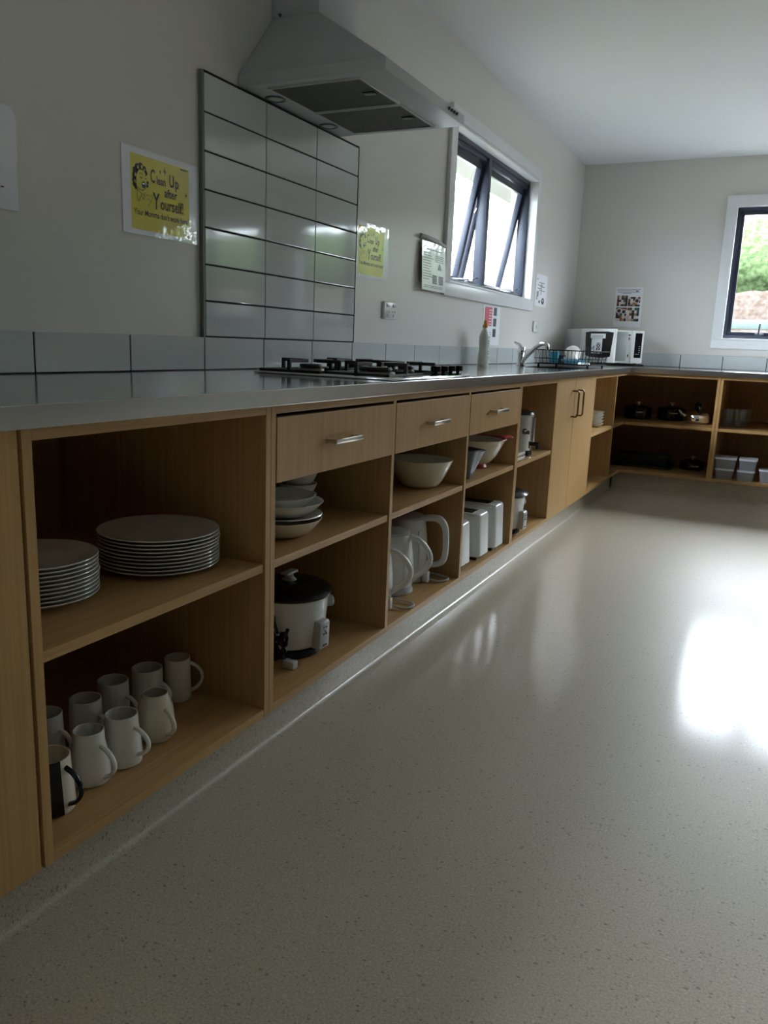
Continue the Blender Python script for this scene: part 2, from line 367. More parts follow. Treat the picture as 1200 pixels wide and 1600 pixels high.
# back windows, shut
for n, (x0, x1, z0, z1) in ((2, WB), (3, WC)):
    wn = thing('window_%d' % n, None, None, (0, 0, 0), kind='structure')
    mb = MB(); frame_xz(mb, YB-0.020, YB, (x0-0.062, x1+0.062, z0-0.064, z1+0.062), 0.062); struct('window_trim', mb, M_TRIM, wn)
    mb = MB(); frame_xz(mb, YB-0.0195, YB+0.10, (x0-0.001, x1+0.001, z0-0.001, z1+0.001), 0.012, 0.001); struct('window_liner', mb, M_TRIM, wn)
    mb = MB(); frame_xz(mb, YB+0.035, YB+0.095, (x0+0.011, x1-0.011, z0+0.011, z1-0.011), 0.024)
    ns = 3 if n == 2 else 2; sw = (x1-x0-0.022)/ns
    for k in range(1, ns): mb.box(x0+0.011+k*sw-0.02, x0+0.011+k*sw+0.02, YB+0.035, YB+0.095, z0+0.03, z1-0.03, 0.002)
    struct('window_frame', mb, M_ALU, wn)
    for k in range(ns):
        xa, xb = x0+0.011+k*sw+0.022, x0+0.011+(k+1)*sw-0.022
        mb = MB(); frame_xz(mb, YB+0.05, YB+0.08, (xa, xb, z0+0.034, z1-0.034), 0.026)
        sash = struct('window_sash', mb, M_ALU, wn)
        struct('window_pane', MB().box(xa+0.02, xb-0.02, YB+0.062, YB+0.067, z0+0.055, z1-0.055), M_PANE, sash)
        mb = MB(); xc = (xa+xb)/2
        mb.box(xc-0.03, xc+0.03, YB+0.030, YB+0.052, z0+0.036, z0+0.05, 0.003)
        mb.tube([(xc-0.006, YB+0.035, z0+0.045), (xc-0.002, YB+0.028, z0+0.12)], 0.006, 6)
        struct('window_stay', mb, M_ALU, sash)

# coved vinyl kick under the cabinets
def cove(x0, r=0.015, h=0.121):
    p = [(x0-0.006, 0.0), (x0-0.006, h), (x0, h), (x0, r)]
    for k in range(1, 9):
        a = k/8*PI/2; p.append((x0+r-r*math.cos(a), r-r*math.sin(a)+0.0012))
    p.append((x0+r+0.01, 0.0)); return p
struct('baseboard_left', MB().prism(cove(0.548), 1, YN, 5.625), M_FLOOR, angle=60)
struct('baseboard_back', MB().prism([(5.625-(x-0.548), z) for x, z in cove(0.548)], 0, 0.56, 3.0), M_FLOOR, angle=60)

# tiled upstand behind the worktop
def tile_row(mb, axis, a0, a1, start, pitch, z0, z1, t0, t1):
    k = math.ceil((a0-start)/pitch)-1
    while start+k*pitch < a1:
        u0 = max(a0, start+k*pitch+0.0024); u1 = min(a1, start+(k+1)*pitch-0.0024); k += 1
        if u1-u0 < 0.01: continue
        if axis == 1: mb.box(t0, t1, u0, u1, z0, z1, 0.0016, 1)
        else: mb.box(u0, u1, YB-t1, YB-t0, z0, z1, 0.0016, 1)
mb = MB(); mb.box(0.0005, 0.006, -0.6, 1.893, 0.832, 0.923); mb.box(0.0005, 0.006, 2.797, YB-0.001, 0.832, 0.923); mb.box(0.0005, 0.006, 1.893, 2.797, 0.832, 0.923)
tile_row(mb, 1, -0.6, YB-0.010, 1.295, 0.3, 0.8335, 0.925, 0.002, 0.009)
struct('trim_1', mb, [M_GROUT, M_TILE], smooth=False)
mb = MB(); mb.box(0.011, 3.0, YB-0.006, YB-0.0005, 0.832, 0.923)
tile_row(mb, 0, 0.011, 3.0, 0.542, 0.294, 0.8335, 0.930, 0.002, 0.009)
struct('trim_2', mb, [M_GROUT, M_TILE], smooth=False)

# ------------------------------------------------------------------ outside
def leafy(name, col, col2, scale):
    mt = mat(name, col, 0.9, spec=0.0); t = mt.node_tree; b = t.nodes['Principled BSDF']; tc = t.nodes.new('ShaderNodeTexCoord')
    n = t.nodes.new('ShaderNodeTexNoise'); n.inputs['Scale'].default_value = scale; n.inputs['Detail'].default_value = 5
    r = t.nodes.new('ShaderNodeValToRGB'); r.color_ramp.elements[0].position = .35; r.color_ramp.elements[1].position = .65
    r.color_ramp.elements[0].color = col; r.color_ramp.elements[1].color = col2
    t.links.new(tc.outputs['Object'], n.inputs[0]); t.links.new(n.outputs[0], r.inputs[0]); t.links.new(r.outputs[0], b.inputs['Base Color'])
    return mt
M_LEAF = leafy('hedge_leaves', (0.015, 0.024, 0.010, 1), (0.036, 0.050, 0.024, 1), 26)
M_SOIL = leafy('bank_soil', (0.022, 0.0165, 0.0135, 1), (0.038, 0.031, 0.027, 1), 22)
M_GRASS = leafy('lawn', (0.038, 0.040, 0.030, 1), (0.058, 0.060, 0.046, 1), 3)
struct('ground', MB().box(-40, 40, -30, 40, -0.30, -0.101), M_GRASS)['kind'] = 'structure'
single('added_eave_blocker', MB().box(-0.80, -0.165, 2.6, 7.4, 2.16, 2.34, 0.01), mat('eave_paint', srgb(120, 120, 118), 0.6), 'unseen eave added outside above the left window to block high sky light', 'eave', (-0.48, 5.0, 2.16))  # unseen overhang, added to keep steep skylight out of the left window
def lumpy_bank(x0, x1, y, z0, z1, dep, n, m_, amp, seed, lean=0.3):
    rnd = random.Random(seed); b = bmesh.new(); g = []
    for i in range(n+1):
        row = []
        for j in range(m_+1):
            u = i/n; v = j/m_; e = 1-abs(2*v-1)**6
            row.append(b.verts.new((x0+(x1-x0)*u+rnd.uniform(-amp, amp), y+lean*v+rnd.uniform(-amp, amp)-0.25*math.sin(PI*v), z0+(z1-z0)*v+rnd.uniform(-amp, amp))))
        g.append(row)
    for i in range(n):
        for j in range(m_): b.faces.new([g[i][j], g[i+1][j], g[i+1][j+1], g[i][j+1]])
    r = bmesh.ops.extrude_face_region(b, geom=list(b.faces))
    bmesh.ops.translate(b, vec=(0, dep, 0), verts=[v for v in r['geom'] if isinstance(v, bmesh.types.BMVert)])
    bmesh.ops.recalc_face_normals(b, faces=b.faces)
    mb = MB(); mb._merge(b); return mb
single('earth_bank', lumpy_bank(-0.6, 8, 8.45, -0.2, 1.55, 0.12, 120, 22, 0.018, 3), M_SOIL, 'bare reddish brown earth bank outside the back window', 'bank', (2.5, 8.6, -0.1), angle=180)
single('hedge', lumpy_bank(-0.6, 8, 9.06, 1.44, 2.30, 0.9, 150, 20, 0.022, 5), M_LEAF, 'bright green leafy hedge on top of the bank outside the back window', 'hedge', (2.5, 9.0, 1.4), angle=180)
mb = MB(); mb.box(-0.6, 8, 8.02, 8.055, 1.17, 1.255, 0.006)
t_ = thing('rail_fence', 'pale teal horizontal fence rail outside the back window', 'fence', (1.0, 8.05, -0.1))
M_TEAL = mat('teal_paint', (0.028, 0.044, 0.040, 1), 0.5)
part('rail', mb, M_TEAL, t_)
for xp in (-0.5, 2.8, 5.2, 7.4): part('post', MB().box(xp, xp+0.07, 8.055, 8.12, -0.15, 1.25, 0.004), M_TEAL, t_)
M_WBLD = mat('pale_cladding', (0.16, 0.165, 0.17, 1), 0.7)
M_BRICK = mat('orange_brick', (0.20, 0.085, 0.05, 1), 0.8, noise=((3, 12, 12), 0.25, 2))
t_ = thing('neighbouring_building', 'pale low building with flat roof edge outside the left window', 'building', (-11, 14, -0.1))
part('wall', MB().box(-13, -11, 8, 22, -0.15, 2.60), mat('bright_cladding', (0.30, 0.30, 0.30, 1), 0.7), t_)
part('roof_edge', MB().box(-13.1, -10.85, 7.9, 22.1, 2.60, 2.72, 0.01), M_WBLD, t_)
single('brick_wall', MB().box(-6.4, -6.2, 10.2, 17, -0.15, 1.62), M_BRICK, 'low orange brick garden wall seen through the left window', 'wall', (-6.3, 13, -0.15))

# ------------------------------------------------------------------ worktop
SINK = (0.27, 0.53, 4.20, 4.50)
t_ = thing('stainless_worktop', 'L-shaped stainless steel worktop running along both walls', 'worktop', (0.3, 3, 0.798))
mb = MB(); zt0, zt1 = 0.8015, 0.831
XE = 0.626; YE = 5.568
mb.box(0.0005, XE, -0.6, SINK[2], zt0, zt1); mb.box(0.0005, XE, SINK[3], YB-0.0005, zt0, zt1)
mb.box(0.0005, SINK[0], SINK[2], SINK[3], zt0, zt1); mb.box(SINK[1], XE, SINK[2], SINK[3], zt0, zt1)
mb.box(XE, 3.0, YE, YB-0.0005, zt0, zt1)
part('worktop_surface', mb, M_STEEL, t_, smooth=False)
mb = MB(); mb.box(XE, XE+0.0045, -0.6, YE-0.0045, 0.7985, 0.8313, 0.0012); mb.box(XE, 3.0, YE-0.0045, YE, 0.7985, 0.8313, 0.0012)
part('front_edge', mb, M_STEELE, t_, smooth=False, label='brushed steel folded front edge')
mb = MB(); a, b_, c_, d_ = SINK; zb_ = 0.66
mb.box(a, b_, c_, d_, zb_-0.002, zb_); mb.box(a-0.002, a, c_, d_, zb_, 0.831); mb.box(b_, b_+0.002, c_, d_, zb_, 0.831)
mb.box(a, b_, c_-0.002, c_, zb_, 0.831); mb.box(a, b_, d_, d_+0.002, zb_, 0.831)
part('sink_bowl', mb, M_STEELE, t_, smooth=False, label='sunken steel sink bowl')

# splashback
t_ = thing('tiled_splashback', 'tall splashback of glossy white tiles with dark grout behind the hob', 'splashback', (0.0, 2.345, 0.925))
mb = MB(); mb.box(0.0005, 0.009, 1.893, 2.7985, 0.9255, 1.6375); mb.box(0.004, 0.0132, 2.7950, 2.7985, 0.9255, 1.6375); mb.box(0.004, 0.0132, 1.893, 2.7985, 1.6335, 1.6375)
part('grout', mb, M_GROUT, t_, smooth=False, label='dark grout lines')
mb = MB()
for r in range(7):
    for c in range(3):
        mb.box(0.004, 0.013, 1.895+c*0.3+0.0016, 1.895+(c+1)*0.3-0.0016, 0.927+r*0.101+0.0022, 0.927+(r+1)*0.101-0.0022, 0.0018, 0)
part('tiles', mb, M_TILE, t_, smooth=False)
part('edge_strip', MB().box(0.0005, 0.0135, 1.885, 1.8935, 0.9255, 1.636, 0.0006), M_TILEEDGE, t_, smooth=False, label='grey edge strip on the left side')

# ------------------------------------------------------------------ cabinets
XF = 0.607; ZB0, ZB1, ZR0, ZR1, ZM = 0.121, 0.139, 0.779, 0.798, 0.467
PT = 0.018
def unit(y0, y1, label, mids=(), front=XF, tx=0.02):
    t = thing('base_cabinet', label, 'cabinet', ((front)/2, (y0+y1)/2, ZB0))
    e = 0.0006
    for y in (y0, y1-PT): part('side_panel', MB().box(0.02, front, y+e, y+PT-e, ZB0, ZR1, 0.0006), M_WOOD, t, smooth=False)
    for y in mids: part('divider', MB().box(0.02, front, y+e, y+PT-e, ZB1, ZR0, 0.0006), M_WOOD, t, smooth=False)
    part('bottom_board', MB().box(0.02, front-e, y0+PT, y1-PT, ZB0, ZB1, 0.0006), M_WOODH, t, smooth=False)
    part('top_board', MB().box(tx, front-e, y0+PT, y1-PT, ZR0, ZR1, 0.0006), M_WOODH, t, smooth=False)
    part('back_panel', MB().box(0.008, 0.02, y0+0.001, y1-0.001, ZB0, ZR1), M_WOOD, t, smooth=False)
    return t
def shelf(t, y0, y1, z=ZM, front=XF-0.004):
    part('shelf', MB().box(0.021, front, y0+0.0015, y1-0.0015, z-PT, z, 0.0008), M_WOODH, t, smooth=False)
def drawer(t, y0, y1):
    d = part('drawer', MB().box(XF-PT, XF+0.001, y0+0.002, y1-0.002, 0.634, 0.771, 0.0012), M_WOOD, t, smooth=False)
    mb = MB(); mb.box(0.06, XF-PT, y0+0.012, y1-0.012, 0.645, 0.655); mb.box(0.06, XF-PT, y0+0.012, y0+0.024, 0.655, 0.755); mb.box(0.06, XF-PT, y1-0.024, y1-0.012, 0.655, 0.755); mb.box(0.06, 0.072, y0+0.024, y1-0.024, 0.655, 0.755)
    part('drawer_box', mb, M_WPLAST, d, smooth=False)
    yc = (y0+y1)/2-0.01; L = 0.066
    mb = MB(); mb.box(XF+0.022, XF+0.030, yc-L, yc+L, 0.699, 0.710, 0.001); mb.box(XF, XF+0.024, yc-L, yc-L+0.010, 0.699, 0.710, 0.001); mb.box(XF, XF+0.024, yc+L-0.010, yc+L, 0.699, 0.710, 0.001)
    part('handle', mb, M_SATIN, d, label='satin metal bar handle')
def door(t, y0, y1, hy, z0=0.122, z1=0.797, handle=True, front=XF):
    d = part('door', MB().box(front-0.018, front, y0+0.0012, y1-0.0012, z0, z1, 0.0012), M_WOOD, t, smooth=False)
    if handle:
        mb = MB(); za, zb = 0.603, 0.731
        r = 0.0045
        mb.tube([(front-0.001, hy, za), (front+0.026, hy, za), (front+0.032, hy, za+0.006), (front+0.032, hy, zb-0.006), (front+0.026, hy, zb), (front-0.001, hy, zb)], r, 8)
        part('handle', mb, mat('bronze_metal', srgb(120, 96, 62), 0.35, metal=0.8), d, label='slim bronze D handle')

u = unit(0.15, 0.752, 'oak cabinet with a plain closed door, nearest to the camera at the left edge', front=XF-0.019)
door(u, 0.151, 0.7485, 0.2)
u = unit(0.7535, 1.356, 'open oak cabinet holding two plate stacks above and mugs below')
shelf(u, 0.7715, 1.338)
u = unit(1.356, 3.114, 'oak cabinet with three drawers above open bays, under the hob', mids=(1.933, 2.516))
for a, b_ in ((1.374, 1.933), (1.951, 2.516), (2.534, 3.096)):
    drawer(u, a, b_); shelf(u, a, b_)
u = unit(3.114, 3.700, 'open oak cabinet holding the tall steel urn, left of the double doors')
shelf(u, 3.132, 3.682)
u = unit(3.700, 4.536, 'oak cabinet with two closed doors and slim bronze handles', front=XF-0.019, tx=0.54)
door(u, 3.700, 4.062, 4.010); door(u, 4.064, 4.536, 4.120)
u = unit(4.536, 5.214, 'narrow open oak cabinet with a small white dish stack, beside the corner')
shelf(u, 4.554, 5.196)
# corner unit, L-shaped
t_ = thing('corner_cabinet', 'dark open L-shaped oak corner cabinet with pots on its shelf', 'cabinet', (0.5, 5.8, ZB0))
YF = 5.584
def Lb(z0, z1, fx=XF, fy=YF, xe=1.168): return [(0.02, 5.2155), (fx, 5.2155), (fx, fy), (xe, fy), (xe, YB-0.012), (0.02, YB-0.012)], z0, z1
for nm, z0_, z1_, f in (('bottom_board', ZB0, ZB1, 0), ('shelf', ZM-PT, ZM, 0.004), ('top_board', ZR0, ZR1, 0)):
    p, a, b_ = Lb(z0_, z1_, XF-f, YF+f); part(nm, MB().prism(p, 2, a, b_), M_WOODH, t_, smooth=False)
part('side_panel', MB().box(1.168, 1.1855, YF, YB-0.012, ZB0, ZR1, 0.0006), M_WOOD, t_, smooth=False)
part('back_panel', MB().box(0.008, 0.02, 5.216, YB-0.002, ZB0, ZR1), M_WOOD, t_, smooth=False)
part('back_panel', MB().box(0.02, 1.1855, YB-0.012, YB-0.002, ZB0, ZR1), M_WOOD, t_, smooth=False)
# back run unit
t_ = thing('base_cabinet', 'open oak cabinet under the back window with glasses above plastic tubs', 'cabinet', (1.8, 6.0, ZB0))
xa, xb = 1.186, 2.35
for x in (xa, xb-PT): part('side_panel', MB().box(x+0.0006, x+PT-0.0006, YF, YB-0.012, ZB0, ZR1, 0.0006), M_WOOD, t_, smooth=False)
M_WOODX = mat('oak_laminate_crosswise', srgb(182, 145, 95), 0.42, spec=0.4, noise=((3, 90, 90), 0.18, 4))
part('bottom_board', MB().box(xa+PT, xb-PT, YF, YB-0.012, ZB0, ZB1, 0.0006), M_WOODX, t_, smooth=False)
part('top_board', MB().box(xa+PT, xb-PT, YF, YB-0.012, ZR0, ZR1, 0.0006), M_WOODX, t_, smooth=False)
part('shelf', MB().box(xa+PT, xb-PT, YF+0.004, YB-0.013, ZM-PT, ZM, 0.0006), M_WOODX, t_, smooth=False)
part('back_panel', MB().box(xa, xb, YB-0.012, YB-0.002, ZB0, ZR1), M_WOOD, t_, smooth=False)
#==OBJECTS==
# ------------------------------------------------------------------ range hood
HZ = 1.640
t_ = thing('range_hood', 'white canopy range hood with a boxed flue above the tiled splashback', 'range hood', (0.24, 2.36, HZ))
hy0, hy1, hx = 2.065, 2.655, 0.480
b = bmesh.new()
def ringv(z, x0, x1, ya, yb): return [b.verts.new((x0, ya, z)), b.verts.new((x1, ya, z)), b.verts.new((x1, yb, z)), b.verts.new((x0, yb, z))]
g = 0.0006
R0 = ringv(HZ, g, hx, hy0, hy1); R1 = ringv(HZ+0.032, g, hx, hy0, hy1); R2 = ringv(1.878, g, 0.165, 2.238, 2.480)
for a, c in ((R0, R1), (R1, R2)):
    for i in range(4): b.faces.new([a[i], a[(i+1) % 4], c[(i+1) % 4], c[i]])
b.faces.new(list(reversed(R0))); b.faces.new(R2)
bmesh.ops.recalc_face_normals(b, faces=b.faces)
bmesh.ops.bevel(b, geom=[e for e in b.edges], offset=0.002, segments=2, profile=0.5, affect='EDGES')
mb = MB(); mb._merge(b); part('canopy', mb, M_HOOD, t_, angle=25)
part('flue', MB().box(g, 0.165, 2.238, 2.480, 1.878, ZC-0.001, 0.002), M_HOOD, t_, angle=25)
for ya, yb in ((2.098, 2.343), (2.363, 2.610)):
    f = part('filter', MB().box(0.092, 0.385, ya, yb, HZ-0.004, HZ+0.003, 0.001), M_FILTER, t_, smooth=False, label='dark grease filter')
    mb = MB(); frame_z = (0.088, 0.389, ya-0.004, yb+0.004)
    mb.box(0.086, 0.092, ya-0.005, yb+0.005, HZ-0.006, HZ); mb.box(0.385, 0.391, ya-0.005, yb+0.005, HZ-0.006, HZ)
    mb.box(0.092, 0.385, ya-0.005, ya, HZ-0.006, HZ); mb.box(0.092, 0.385, yb, yb+0.005, HZ-0.006, HZ)
    part('filter_rim', mb, M_GPLAST, f, smooth=False)
    part('latch', MB().box(0.335, 0.372, (ya+yb)/2-0.012, (ya+yb)/2+0.012, HZ-0.008, HZ-0.004, 0.001), M_BPLAST, f, label='small black filter latch')
for yc in (2.195, 2.515):
    l = part('lamp', MB().lathe([(0.0, -0.002), (0.022, -0.002), (0.023, -0.0005)], (0.045, yc, HZ), 28), M_GPLAST, t_, label='round recessed hood lamp, switched off')
    part('lamp_ring', MB().lathe([(0.023, -0.001), (0.024, -0.004), (0.031, -0.004), (0.033, 0.0)], (0.045, yc, HZ), 28), M_DGREY, l)
for k in range(4):
    part('button', MB().lathe([(0, 0.007), (0.0045, 0.007), (0.005, 0.0)], (0, 0, 0), 12, M=Matrix.Translation((hx, 2.515+k*0.021, HZ+0.019)) @ Matrix.Rotation(PI/2, 4, 'Y')), M_DGREY, t_)
part('screw', MB().lathe([(0, 0.006), (0.004, 0.005), (0.005, 0)], (0, 0, 0), 10, M=Matrix.Translation((0.03, 2.237, 1.885)) @ Matrix.Rotation(PI/2, 4, 'X')), M_DGREY, t_)

# ------------------------------------------------------------------ gas hob
HC = 0.8315
t_ = thing('gas_hob', 'low steel gas hob with black cast iron supports set on the worktop', 'hob', (0.38, 2.22, HC))
hx0, hx1, ya, yb = 0.155, 0.606, 1.930, 2.520
part('hob_plate', MB().box(hx0, hx1, ya, yb, HC, HC+0.007, 0.003), M_STEEL, t_, angle=30)
burn = [(0.27, 2.06, 0.036), (0.27, 2.33, 0.030), (0.47, 2.09, 0.052), (0.455, 2.33, 0.026)]
for i, (bx, by, br) in enumerate(burn):
    bn = part('burner', MB().lathe([(br*1.1, 0.0), (br*1.1, 0.008), (br*.85, 0.012), (0, 0.012)], (bx, by, HC+0.007), 30), M_SATIN, t_)
    part('burner_cap', MB().lathe([(br*.9, 0.0), (br*.95, 0.003), (br*.9, 0.009), (0, 0.010)], (bx, by, HC+0.0195), 30), M_IRON, bn, label='black enamelled burner cap')
    s = 0.095 if i != 2 else 0.105; sy_ = 0.105; mb = MB(); z = HC+0.0235
    for dx, dy in ((1, 0), (-1, 0), (0, 1), (0, -1)):
        e = 0.096 if dx else 0.118
        p0 = Vector((bx+dx*e, by+dy*e, 0)); p1 = Vector((bx+dx*br*0.55, by+dy*br*0.55, 0)); wv = Vector((abs(dy), abs(dx), 0))*0.0045
        lo = Vector((min(p0.x, p1.x), min(p0.y, p1.y))); hi = Vector((max(p0.x, p1.x), max(p0.y, p1.y)))
        mb.box(lo.x-wv.x, hi.x+wv.x, lo.y-wv.y, hi.y+wv.y, HC+0.033, HC+0.043, 0.0015)
        mb.box(p0.x-0.005, p0.x+0.005, p0.y-0.005, p0.y+0.005, HC+0.007, HC+0.043, 0.0015)
        mb.box(p0.x-0.005-abs(dy)*0.012, p0.x+0.005+abs(dy)*0.012, p0.y-0.005-abs(dx)*0.012, p0.y+0.005+abs(dx)*0.012, HC+0.007, HC+0.013, 0.001)
    mb.box(bx-0.100, bx+0.100, by-0.122, by-0.114, HC+0.007, HC+0.014, 0.001); mb.box(bx-0.100, bx+0.100, by+0.114, by+0.122, HC+0.007, HC+0.014, 0.001)
    mb.box(bx-0.100, bx-0.092, by-0.122, by+0.122, HC+0.007, HC+0.014, 0.001); mb.box(bx+0.092, bx+0.100, by-0.122, by+0.122, HC+0.007, HC+0.014, 0.001)
    part('pan_support', mb, M_IRON, t_, smooth=False, label='black cast iron pan support')
for k in range(4):
    part('control_knob', MB().lathe([(0.013, 0.0), (0.013, 0.003), (0.006, 0.004), (0.006, 0.010), (0.0165, 0.011), (0.0165, 0.026), (0.014, 0.028), (0, 0.028)], (0.575, 2.292+k*0.062, HC+0.007), 20), M_BPLAST, t_, label='black hob knob')

# ------------------------------------------------------------------ sheets on the walls
def lam_sheet(name, label, y0_, y1_, z0_, z1_, x=0.0012, group=None):
    return MB().box(x-0.0006, x+0.0006, y0_, y1_, z0_, z1_)
UD, VD = (0, 1, 0), (0, 0, 1)
def star(mb, y, z, r, mi, x):
    pts = []
    for k in range(8):
        a = k*PI/4; q = r if k % 2 == 0 else r*0.22
        pts.append((x, y+q*math.sin(a)*(0.6 if k in (2, 6) else 1), z+q*math.cos(a)))
    mb.quads(pts, mi)
def blob(mb, pts, mi, x, oy, oz, s):
    mb.quads([(x, oy+s*a, oz+s*b_) for a, b_ in pts], mi)
def stroke(mb, pts, wd, mi, x, oy, oz, s):
    for (a, b_), (c, d) in zip(pts, pts[1:]):
        n = Vector((-(d-b_), c-a)).normalized()*wd/2
        mb.quads([(x, oy+s*(a+n.x), oz+s*(b_+n.y)), (x, oy+s*(a-n.x), oz+s*(b_-n.y)), (x, oy+s*(c-n.x), oz+s*(d-n.y)), (x, oy+s*(c+n.x), oz+s*(d+n.y))], mi)
def clean_poster(ya, label):
    # sheet 0.295 x 0.207, yellow panel 0.225 wide
    o = Vector((0.0025, ya, 1.178)); mb = MB(); mb.box(0.0007, 0.0022, ya, ya+0.295, 1.178, 1.385, 0)
    mb.quads([(0.0025, ya+0.030, 1.190), (0.0025, ya+0.252, 1.190), (0.0025, ya+0.252, 1.370), (0.0025, ya+0.030, 1.370)], 1)
    x = 0.0029; Y = lambda v: ya+(v-1.590)
    T_ = lambda s_, y, z, size, sx, bold=0.0015: mb.text(s_, (x, Y(y), z), UD, VD, size, sx, 2, bold)
    T_('C', 1.690, 1.312, 0.046, 0.56, 0.0008); T_('lean', 1.7125, 1.311, 0.0285, 0.78, 0.0006)
    T_('U', 1.762, 1.313, 0.042, 0.66, 0.0010); T_('p', 1.785, 1.313, 0.036, 0.80, 0.0009)
    T_('after', 1.742, 1.284, 0.030, 0.88, 0.0006)
    T_('Y', 1.700, 1.249, 0.056, 0.66, 0.0012); T_('ourself!', 1.7265, 1.251, 0.040, 0.76, 0.0007)
    T_("Your Momma don't work here!", 1.629, 1.226, 0.0205, 0.80, 0.0003)
    star(mb, Y(1.728), 1.343, 0.008, 2, x); star(mb, Y(1.745), 1.347, 0.012, 2, x); star(mb, Y(1.829), 1.301, 0.009, 2, x)
    mb.box(0.0026, 0.0030, Y(1.806), Y(1.838), 1.3635, 1.3665, mi=2)
    # drawn woman: curls, face, open mouth, collar, hand
    oy, oz = Y(1.624), 1.232; s = 0.001
    rnd = random.Random(4)
    def disc(a, b_, r, mi, e=1.0, dx=0.0): mb.quads([(x+dx, oy+s*(a+r*math.cos(k*PI/7)), oz+s*(b_+r*e*math.sin(k*PI/7))) for k in range(14)], mi)
    for a, b_, r in ((10, 86, 9), (8, 75, 8), (12, 98, 9), (20, 107, 9), (32, 111, 9), (44, 106, 8), (50, 98, 6), (9, 65, 7), (13, 58, 5), (24, 101, 7), (36, 103, 7), (56, 76, 4), (55, 68, 4)): disc(a, b_, r, 2, 1.0, -0.0002)
    for a, b_, r in ((12, 88, 3), (22, 107, 3), (36, 110, 3.2), (10, 72, 2.6), (27, 100, 2.4), (44, 104, 2.2)): disc(a, b_, r, 1, 1.6, 0.0001)
    disc(34, 80, 19, 1, 1.25, 0.0)
    stroke(mb, [(15, 62), (26, 55), (38, 54), (50, 62), (54, 74)], 1.4, 2, x+.0001, oy, oz, s)
    disc(41, 68, 7, 2, 1.25, 0.0002); disc(41, 71, 4.5, 0, 0.5, 0.0003)
    stroke(mb, [(27, 92), (32, 95), (38, 91)], 1.6, 2, x+.0002, oy, oz, s); stroke(mb, [(28, 86), (33, 83), (37, 85)], 2.2, 2, x+.0002, oy, oz, s)
    stroke(mb, [(46, 90), (51, 92)], 1.6, 2, x+.0002, oy, oz, s); stroke(mb, [(46, 85), (51, 84)], 2.2, 2, x+.0002, oy, oz, s)
    stroke(mb, [(18, 55), (16, 38), (22, 26), (32, 42), (40, 33), (46, 50)], 1.4, 2, x+.0001, oy, oz, s)
    stroke(mb, [(18, 55), (30, 46), (44, 44)], 1.4, 2, x+.0001, oy, oz, s)
    stroke(mb, [(46, 38), (56, 48), (64, 44), (74, 50), (70, 34), (56, 18)], 1.2, 3, x+.0001, oy, oz, s)
    stroke(mb, [(50, 34), (60, 38), (66, 30)], 1.2, 3, x+.0001, oy, oz, s)
    single('laminated_poster', mb, [M_LAM, M_YEL, M_INK, mat('brown_ink', srgb(120, 104, 20), .4)], label, 'poster', (0, ya+0.147, 1.178), 'yellow laminated posters', smooth=False)
clean_poster(1.588, 'yellow laminated poster with black lettering and a drawn woman, left of the splashback')
clean_poster(2.802, 'glare-covered yellow laminated poster between the splashback and the hanging sleeve')
mb = MB(); mb.prism([(0.985, 1.172), (1.276, 1.176), (1.281, 1.366), (1.268, 1.384), (0.985, 1.384)], 0, 0.0007, 0.005, bev=0.0004)
mb.box(0.0051, 0.0054, 1.222, 1.232, 1.2185, 1.2215, mi=1); mb.box(0.0051, 0.0054, 1.234, 1.241, 1.2187, 1.2213, mi=1); mb.box(0.0051, 0.0054, 1.196, 1.218, 1.2185, 1.2215, mi=1)
single('wall_sheet', mb, [M_LAM, M_INK], 'blank white laminated sheet on the wall at the left edge', 'sheet', (0.003, 1.13, 1.172), smooth=False)

def bars(mb, x, y0_, y1_, z, h, mi): mb.box(x, x+0.0003, y0_, y1_, z, z+h, mi=mi)
# hanging plastic sleeve
t_ = thing('document_sleeve', 'clear sleeve with a printed notice hanging beside the left window', 'notice', (0.012, 3.54, 1.17))
mb = MB(); Mt = Matrix.Translation((0.016, 0, 1.385)) @ Matrix.Rotation(-0.045, 4, 'Y') @ Matrix.Translation((0, 0, -1.385))
mb.box(-0.0008, 0.0008, 3.405, 3.684, 1.172, 1.385, M=Mt)
rnd = random.Random(11); xs = 0.0010
def bar2(y0_, y1_, z, h, mi): mb.box(xs, xs+0.0003, y0_, y1_, z, z+h, mi=mi, M=Mt)
bar2(3.46, 3.64, 1.350, 0.006, 2)
for k in range(11):
    z = 1.335-k*0.0115; bar2(3.418, 3.418+rnd.uniform(0.06, 0.12), z, 0.003, 1)
for k in range(4): bar2(3.56, 3.66, 1.330-k*0.0085, 0.0025, 1)
mb.quads([tuple(Mt @ Vector((xs+.0004, a, c))) for a, c in ((3.585, 1.270), (3.635, 1.270), (3.622, 1.292), (3.610, 1.302), (3.598, 1.292))], 2)
for a in (3.525, 3.60):
    for i in range(4):
        for j in range(5): mb.box(xs, xs+0.0004, a+i*0.014, a+i*0.014+0.011, 1.205+j*0.008, 1.2115+j*0.008, mi=1+(i*j+i) % 2, M=Mt)
for k in range(2): bar2(3.43, 3.65, 1.192-k*0.007, 0.0022, 1)
part('sleeve', mb, [mat('sleeve_plastic', srgb(214, 217, 226), 0.3, coat=0.8, coat_r=0.08, bump=((8, 10, 10), 0.25, 0.01)), M_GINK, M_DGREY], t_, smooth=False)
mb = MB(); mb.tube([(0.006, 3.398, 1.392), (0.012, 3.40, 1.404), (0.017, 3.47, 1.400), (0.018, 3.60, 1.394), (0.016, 3.688, 1.386)], [0.004, 0.008, 0.009, 0.009, 0.008], 10)
part('rolled_top', mb, M_GPLAST, t_)
